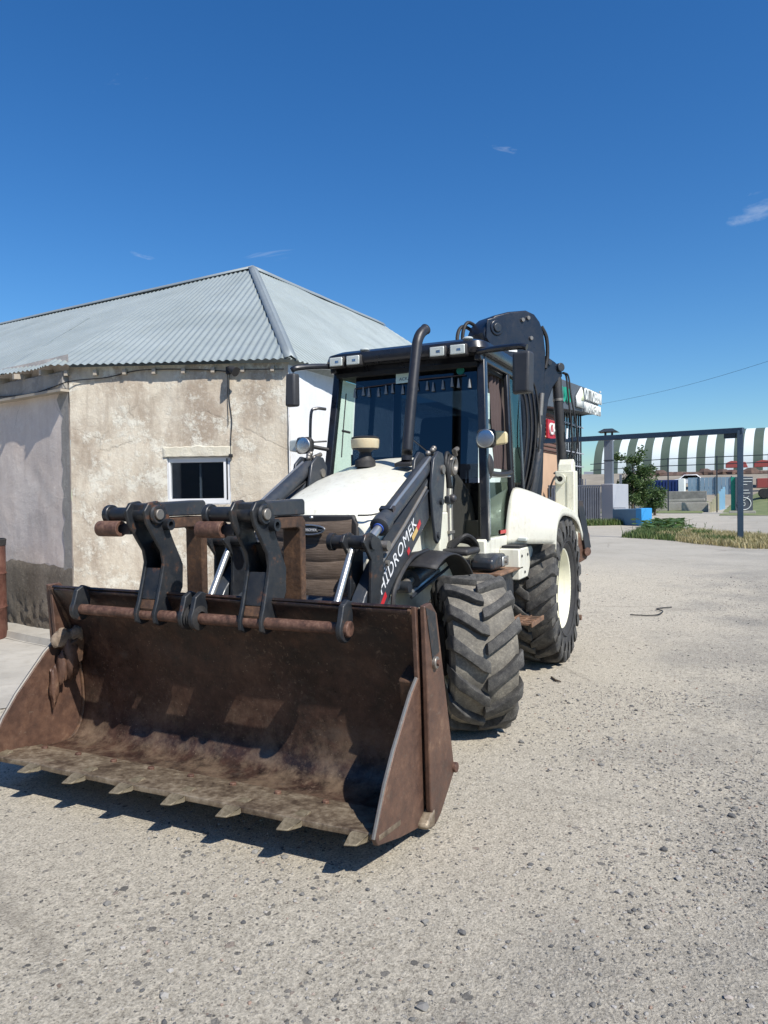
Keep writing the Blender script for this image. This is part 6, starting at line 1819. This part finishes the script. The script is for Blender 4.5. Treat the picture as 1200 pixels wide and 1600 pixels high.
# headlights with amber indicators
for s in (1, -1):
    cx_, cy_, cz_ = (-0.76, 0.80, 2.075) if s > 0 else (-0.70, -0.86, 2.085)
    m_ = MB().hexa([(cx_ - 0.12, cy_ - 0.055, cz_ - 0.055), (cx_ - 0.01, cy_ - 0.085, cz_ - 0.082), (cx_ - 0.01, cy_ + 0.085, cz_ - 0.082), (cx_ - 0.12, cy_ + 0.055, cz_ - 0.055)], [(cx_ - 0.12, cy_ - 0.055, cz_ + 0.055), (cx_ - 0.01, cy_ - 0.085, cz_ + 0.082), (cx_ - 0.01, cy_ + 0.085, cz_ + 0.082), (cx_ - 0.12, cy_ + 0.055, cz_ + 0.055)])
    hl = m_.build('headlight', 'plastic_black', cab, bevel=0.03, seg=3)
    m_ = MB().lathe([(0.000, 0.072), (0.006, 0.070), (0.010, 0.050), (0.012, 0.02), (0.012, 0.0)], (cx_ - 0.008, cy_, cz_), 'X', 28)
    m_.build('headlight_lens', 'reflector', cab)
    MB().lathe([(-0.004, 0.070), (0.008, 0.075), (0.012, 0.070)], (cx_ - 0.008, cy_, cz_), 'X', 28).build('headlight_ring', 'chrome', cab)
    MB().hexa([(cx_ - 0.115, cy_ + s * 0.075, cz_ - 0.05), (cx_ - 0.02, cy_ + s * 0.075, cz_ - 0.062), (cx_ - 0.035, cy_ + s * 0.165, cz_ - 0.045), (cx_ - 0.115, cy_ + s * 0.155, cz_ - 0.040)], [(cx_ - 0.115, cy_ + s * 0.075, cz_ + 0.05), (cx_ - 0.02, cy_ + s * 0.075, cz_ + 0.062), (cx_ - 0.035, cy_ + s * 0.165, cz_ + 0.050), (cx_ - 0.115, cy_ + s * 0.155, cz_ + 0.045)]).build('indicator', 'amber_lens' if s > 0 else 'lamp_glass', cab, bevel=0.012)
    MB().tube([(cx_ - 0.08, cy_, cz_), (xf(2.05), s * yb(2.05), 2.05)], 0.018, 8).build('headlight_bracket', 'plastic_black', cab)

# ------------------------------------------------------------------ white cab base and rear mudguards
for s in (1, -1):
    m_ = MB().prism([(-0.78, 1.07), (-0.80, 1.265), (-1.45, 1.265), (-1.52, 1.18), (-1.52, 1.07)], s * 0.70, s * 0.785)
    m_.build('cab_sill', 'white_paint', root, bevel=0.012)
    MB().prism([(0.30, 1.10), (0.40, 1.255), (0.78, 1.255), (0.78, 1.10)], -0.82, -0.79, lambda u, v, w_: (w_, s * u, v)).build('sill_front', 'frame_white', root, bevel=0.01)
    MB().prism([(-1.18, 1.055), (-1.18, 1.165), (-1.62, 1.165), (-1.68, 1.12), (-1.46, 0.90), (-1.18, 0.90)], s * 0.785, s * 0.96).build('skirt', 'white_paint', root, bevel=0.012)
    for bx_, bz_ in ((-1.25, 1.10), (-1.45, 1.10), (-1.35, 0.955)):
        MB().cyl((bx_, s * 0.958, bz_), (bx_, s * 0.968, bz_), 0.012, 10).build('skirt_bolt', 'plastic_black', root)
    prof = smooth_path([(-1.42, 0, 1.19), (-1.46, 0, 1.34), (-1.55, 0, 1.52), (-1.66, 0, 1.645), (-1.78, 0, 1.685), (-2.05, 0, 1.675), (-2.35, 0, 1.64), (-2.62, 0, 1.56), (-2.85, 0, 1.40)], 4)
    def fend(u, v, s=s, prof=prof):
        k = u * (len(prof) - 1); i = min(len(prof) - 2, int(k)); p = prof[i].lerp(prof[i + 1], k - i)
        y = 0.765 + 0.42 * min(1, v / 0.85)
        drop = 0.19 * (min(1, v / 0.85)) ** 1.15 * sstep(0.05, 0.45, u)
        if v > 0.85: drop += 0.07 * (v - 0.85) / 0.15; y += 0.006
        back = 0.10 * (min(1, v / 0.85)) * (1 - u)
        return (p.x - back, s * y, p.z - drop)
    f = MB().grid(28, 14, fend).build('rear_mudguard', 'white_paint', root, solid=0.012, angle=50)
    f['label'] = 'white curved mudguard over the rear wheel'
    MB().box(-1.50, -1.42, s * 0.88, s * 0.96, 1.215, 1.245, Matrix.Identity(4)).build('mudguard_reflector', 'lamp_glass', f, bevel=0.006)
    def inner(u, v, s=s, prof=prof):
        k = u * (len(prof) - 1); i = min(len(prof) - 2, int(k)); p = prof[i].lerp(prof[i + 1], k - i)
        return (p.x, s * 0.765, 1.0 + (p.z - 1.0) * v)
    MB().grid(28, 2, inner).build('mudguard_inner', 'plastic_black', f)
    MB().prism([(-1.20, 1.168), (-1.20, 1.188), (-1.70, 1.188), (-1.70, 1.168)], s * 0.80, s * 0.955).build('mudguard_seam', 'plastic_black', f)

# ------------------------------------------------------------------ rear frame, stabilisers
MB().box(-3.0, -2.82, -0.95, 0.95, 0.55, 0.75).build('rear_frame', 'frame_white', root, bevel=0.015)
MB().box(-3.0, -2.84, -0.95, 0.95, 1.10, 1.30).build('rear_frame', 'dark_paint', root, bevel=0.015)
for s in (1, -1):
    st_ = MB().box(-2.97, -2.78, s * 0.925, s * 1.125, 0.40, 1.865).build('stabiliser_leg', 'frame_white', root, bevel=0.012)
    MB().box(-2.775, -2.768, s * 1.055, s * 1.075, 0.45, 1.82).build('leg_rib', 'frame_white', st_)
    MB().lathe([(0.0, 0.030), (0.0, 0.055), (0.05, 0.055), (0.05, 0.030)], (-2.785, s * 0.985, 1.78), 'X', 22, close=True).build('leg_boss', 'frame_white', st_)
    MB().cyl((-2.79, s * 0.985, 1.78), (-2.765, s * 0.985, 1.78), 0.030, 16).build('leg_bore', 'plastic_black', st_)
    MB().prism([(-2.97, 1.86), (-2.97, 1.96), (-2.90, 1.99), (-2.82, 1.93), (-2.80, 1.86)], s * 0.95, s * 1.10).build('leg_cap', 'frame_white', st_, bevel=0.01)
    MB().hexa([(-2.96, s * 0.94, 0.10), (-2.80, s * 0.94, 0.10), (-2.80, s * 1.11, 0.10), (-2.96, s * 1.11, 0.10)], [(-2.92, s * 0.99, 0.40), (-2.84, s * 0.99, 0.40), (-2.84, s * 1.06, 0.40), (-2.92, s * 1.06, 0.40)]).build('stabiliser_foot', 'step_rust', st_, bevel=0.006)
    MB().cyl((-2.88, s * 1.09, 0.33), (-2.88, s * 1.17, 0.33), 0.03, 10).build('leg_pin', 'step_rust', st_)
    MB().box(-2.80, -2.74, s * 0.875, s * 0.915, 1.38, 1.55).build('warning_mark', 'orange_mark', st_)
    MB().tube(smooth_path([(-2.76, s * 0.98, 1.78), (-2.72, s * 0.94, 1.80), (-2.70, s * 0.90, 1.70), (-2.78, s * 0.88, 1.6)], 6), 0.010, 8).build('leg_hose', 'hose', st_)

# ------------------------------------------------------------------ backhoe, swung slightly to the left
BK = V(-3.0, 0.25, 0); BB = V(-0.82, 0.57, 0).normalized(); BN = V(0.57, 0.82, 0).normalized()
def bpt(s_, z, o_): return BK + BB * s_ + BN * o_ + V(0, 0, z)
bfn = lambda u, v, w_: tuple(bpt(u, v, w_))
boom_p = [(-0.06, 1.10), (0.30, 1.02), (0.46, 1.25), (0.53, 1.75), (0.555, 2.3), (0.565, 2.87), (0.585, 3.22), (0.555, 3.44), (0.50, 3.56), (0.42, 3.635), (0.30, 3.665), (0.05, 3.62), (-0.14, 3.56), (-0.25, 3.47), (-0.30, 3.36), (-0.27, 3.24), (-0.10, 3.10), (0.12, 2.85), (0.20, 2.40), (0.15, 1.8), (0.0, 1.35)]
bm_ = MB().prism(boom_p, -0.15, 0.15, bfn).build('boom', 'boom_paint', root, bevel=0.018)
bm_['label'] = 'tall black backhoe boom folded up behind the cab'
MB().cyl(bpt(-0.14, 3.42, -0.19), bpt(-0.14, 3.42, 0.185), 0.085, 24).build('boom_boss', 'boom_paint', bm_, bevel=0.01)
MB().cyl(bpt(-0.14, 3.42, 0.18), bpt(-0.14, 3.42, 0.20), 0.05, 20).build('boom_pin', 'dark_paint', bm_, bevel=0.008)
MB().prism([(-0.26, 3.50), (-0.05, 3.56), (0.02, 3.40), (0.02, 2.95), (-0.10, 3.08), (-0.28, 3.30)], 0.152, 0.172, bfn).build('boom_side_plate', 'boom_paint', bm_, bevel=0.008)
for s_, z in ((0.24, 3.55), (0.32, 3.58), (0.36, 3.36)):
    MB().cyl(bpt(s_, z, 0.14), bpt(s_, z, 0.17), 0.022, 10).build('boom_bolt', 'steel_worn', bm_)
MB().box(-0.06, 0.06, -0.012, 0.012, 0, 0.004, frame(bpt(0.10, 3.20, 0.152), BB, (0, 0, 1))).build('paint_chip', 'letter_white', bm_)
MB().tube(smooth_path([bpt(0.555, 3.52, 0.11), bpt(0.62, 3.40, 0.12), bpt(0.635, 3.2, 0.12), bpt(0.60, 3.05, 0.12)], 6), 0.022, 8).build('boom_hose', 'hose', bm_)
# dipper stick, knee link and cylinders
dip_p = [(0.54, 3.17), (0.62, 3.20), (0.76, 3.14), (0.865, 3.07), (0.875, 2.98), (0.80, 2.92), (0.73, 2.85), (0.66, 2.70), (0.62, 2.50), (0.60, 2.20), (0.56, 2.2)]
dp = MB().prism(dip_p, -0.11, 0.11, bfn).build('dipper_stick', 'boom_paint', root, bevel=0.014)
MB().cyl(bpt(0.83, 3.08, -0.13), bpt(0.83, 3.08, 0.14), 0.05, 18).build('dipper_pin', 'dark_paint', dp, bevel=0.006)
MB().cyl(bpt(0.66, 3.12, -0.13), bpt(0.66, 3.12, 0.135), 0.03, 14).build('dipper_pin', 'dark_paint', dp)
MB().tube([bpt(0.82, 3.02, 0.06), bpt(0.83, 2.95, 0.06), bpt(0.895, 2.10, 0.06), bpt(0.91, 1.6, 0.06), bpt(0.98, 1.25, 0.0)], [0.04, 0.056, 0.056, 0.05, 0.05], 18).build('dipper_cylinder', 'plastic_black', dp)
MB().cyl(bpt(0.847, 2.73, 0.06), bpt(0.849, 2.70, 0.06), 0.062, 18).build('cylinder_band', 'steel_worn', dp)
MB().box(-0.012, 0.012, -0.06, 0.06, 0, 0.01, frame(bpt(0.90, 2.32, 0.14), BB, (0, 0.1, 1))).build('paint_chip', 'letter_white', dp)
for q, (o_, ss, r_) in enumerate(((0.12, 0.0, 0.011), (0.14, 0.05, 0.010))):
    MB().tube(smooth_path([bpt(0.86, 3.02, o_), bpt(0.92 + ss * 0.3, 2.98, o_), bpt(0.93 + ss * 0.5, 2.75, o_ + 0.02), bpt(0.955 + ss * 1.2, 2.4, o_ + 0.04), bpt(0.97 + ss * 1.2, 2.15, o_ + 0.03), bpt(0.90, 1.95, o_), bpt(0.72, 1.86, 0.12)], 7), r_, 8).build('backhoe_hose', 'hose', dp)
# boom lift cylinder and hose runs in front of the boom
MB().tube([bpt(0.22, 1.25, 0.20), bpt(0.40, 2.05, 0.20), bpt(0.42, 2.12, 0.20)], [0.06, 0.06, 0.045], 16).build('boom_cylinder', 'dark_paint', bm_)
MB().cyl(bpt(0.40, 2.1, 0.20), bpt(0.47, 2.75, 0.20), 0.03, 12).build('boom_rod', 'steel_worn', bm_)
for q in range(4):
    MB().tube(smooth_path([bpt(0.02 + q * 0.05, 1.4, 0.22), bpt(0.16 + q * 0.06, 1.9, 0.24), bpt(0.24 + q * 0.06, 2.35, 0.22), bpt(0.22 + q * 0.05, 2.7 + q * 0.04, 0.20), bpt(0.12 + q * 0.03, 2.8 + q * 0.03, 0.20), bpt(0.02, 2.7, 0.19)], 6), 0.012, 8).build('backhoe_hose', 'hose', bm_)
MB().tube(smooth_path([bpt(-0.1, 3.42, -0.19), bpt(-0.34, 3.48, -0.16), bpt(-0.44, 3.34, -0.13), bpt(-0.42, 3.1, -0.1)], 6), 0.02, 8).build('boom_hose', 'hose', bm_)
MB().tube(smooth_path([bpt(-0.1, 3.46, -0.15), bpt(-0.30, 3.52, -0.12), bpt(-0.39, 3.36, -0.10), bpt(-0.37, 3.1, -0.08)], 6), 0.02, 8).build('boom_hose', 'hose', bm_)
for q in range(3):
    MB().box(-0.02, 0.02, -0.05, 0.05, 0, 0.04, frame(bpt(0.33 + 0.06 * q, 1.95 + 0.25 * q, 0.19), BB, (0, 0, 1))).build('hose_clamp', 'dark_paint', bm_)
# kingpost
MB().box(-3.12, -2.90, 0.05, 0.50, 0.45, 1.45).build('kingpost', 'dark_paint', root, bevel=0.02)
# digging bucket tucked under the dipper
bkp = [(0.93, 1.30), (1.10, 1.32), (1.20, 1.15), (1.215, 0.98), (1.15, 0.86), (1.04, 0.82), (0.80, 0.72), (0.66, 0.55), (0.62, 0.72), (0.72, 1.0)]
db = MB().prism(bkp, -0.30, 0.20, bfn).build('digging_bucket', 'bucket_side', root, bevel=0.015)
MB().cyl(bpt(1.13, 0.95, 0.19), bpt(1.13, 0.95, 0.235), 0.05, 16).build('bucket_pin', 'rusted_bar', db)
MB().prism([(0.97, 1.55), (1.06, 1.55), (1.19, 1.0), (1.10, 0.95)], 0.205, 0.23, bfn).build('bucket_link', 'dark_paint', db, bevel=0.006)
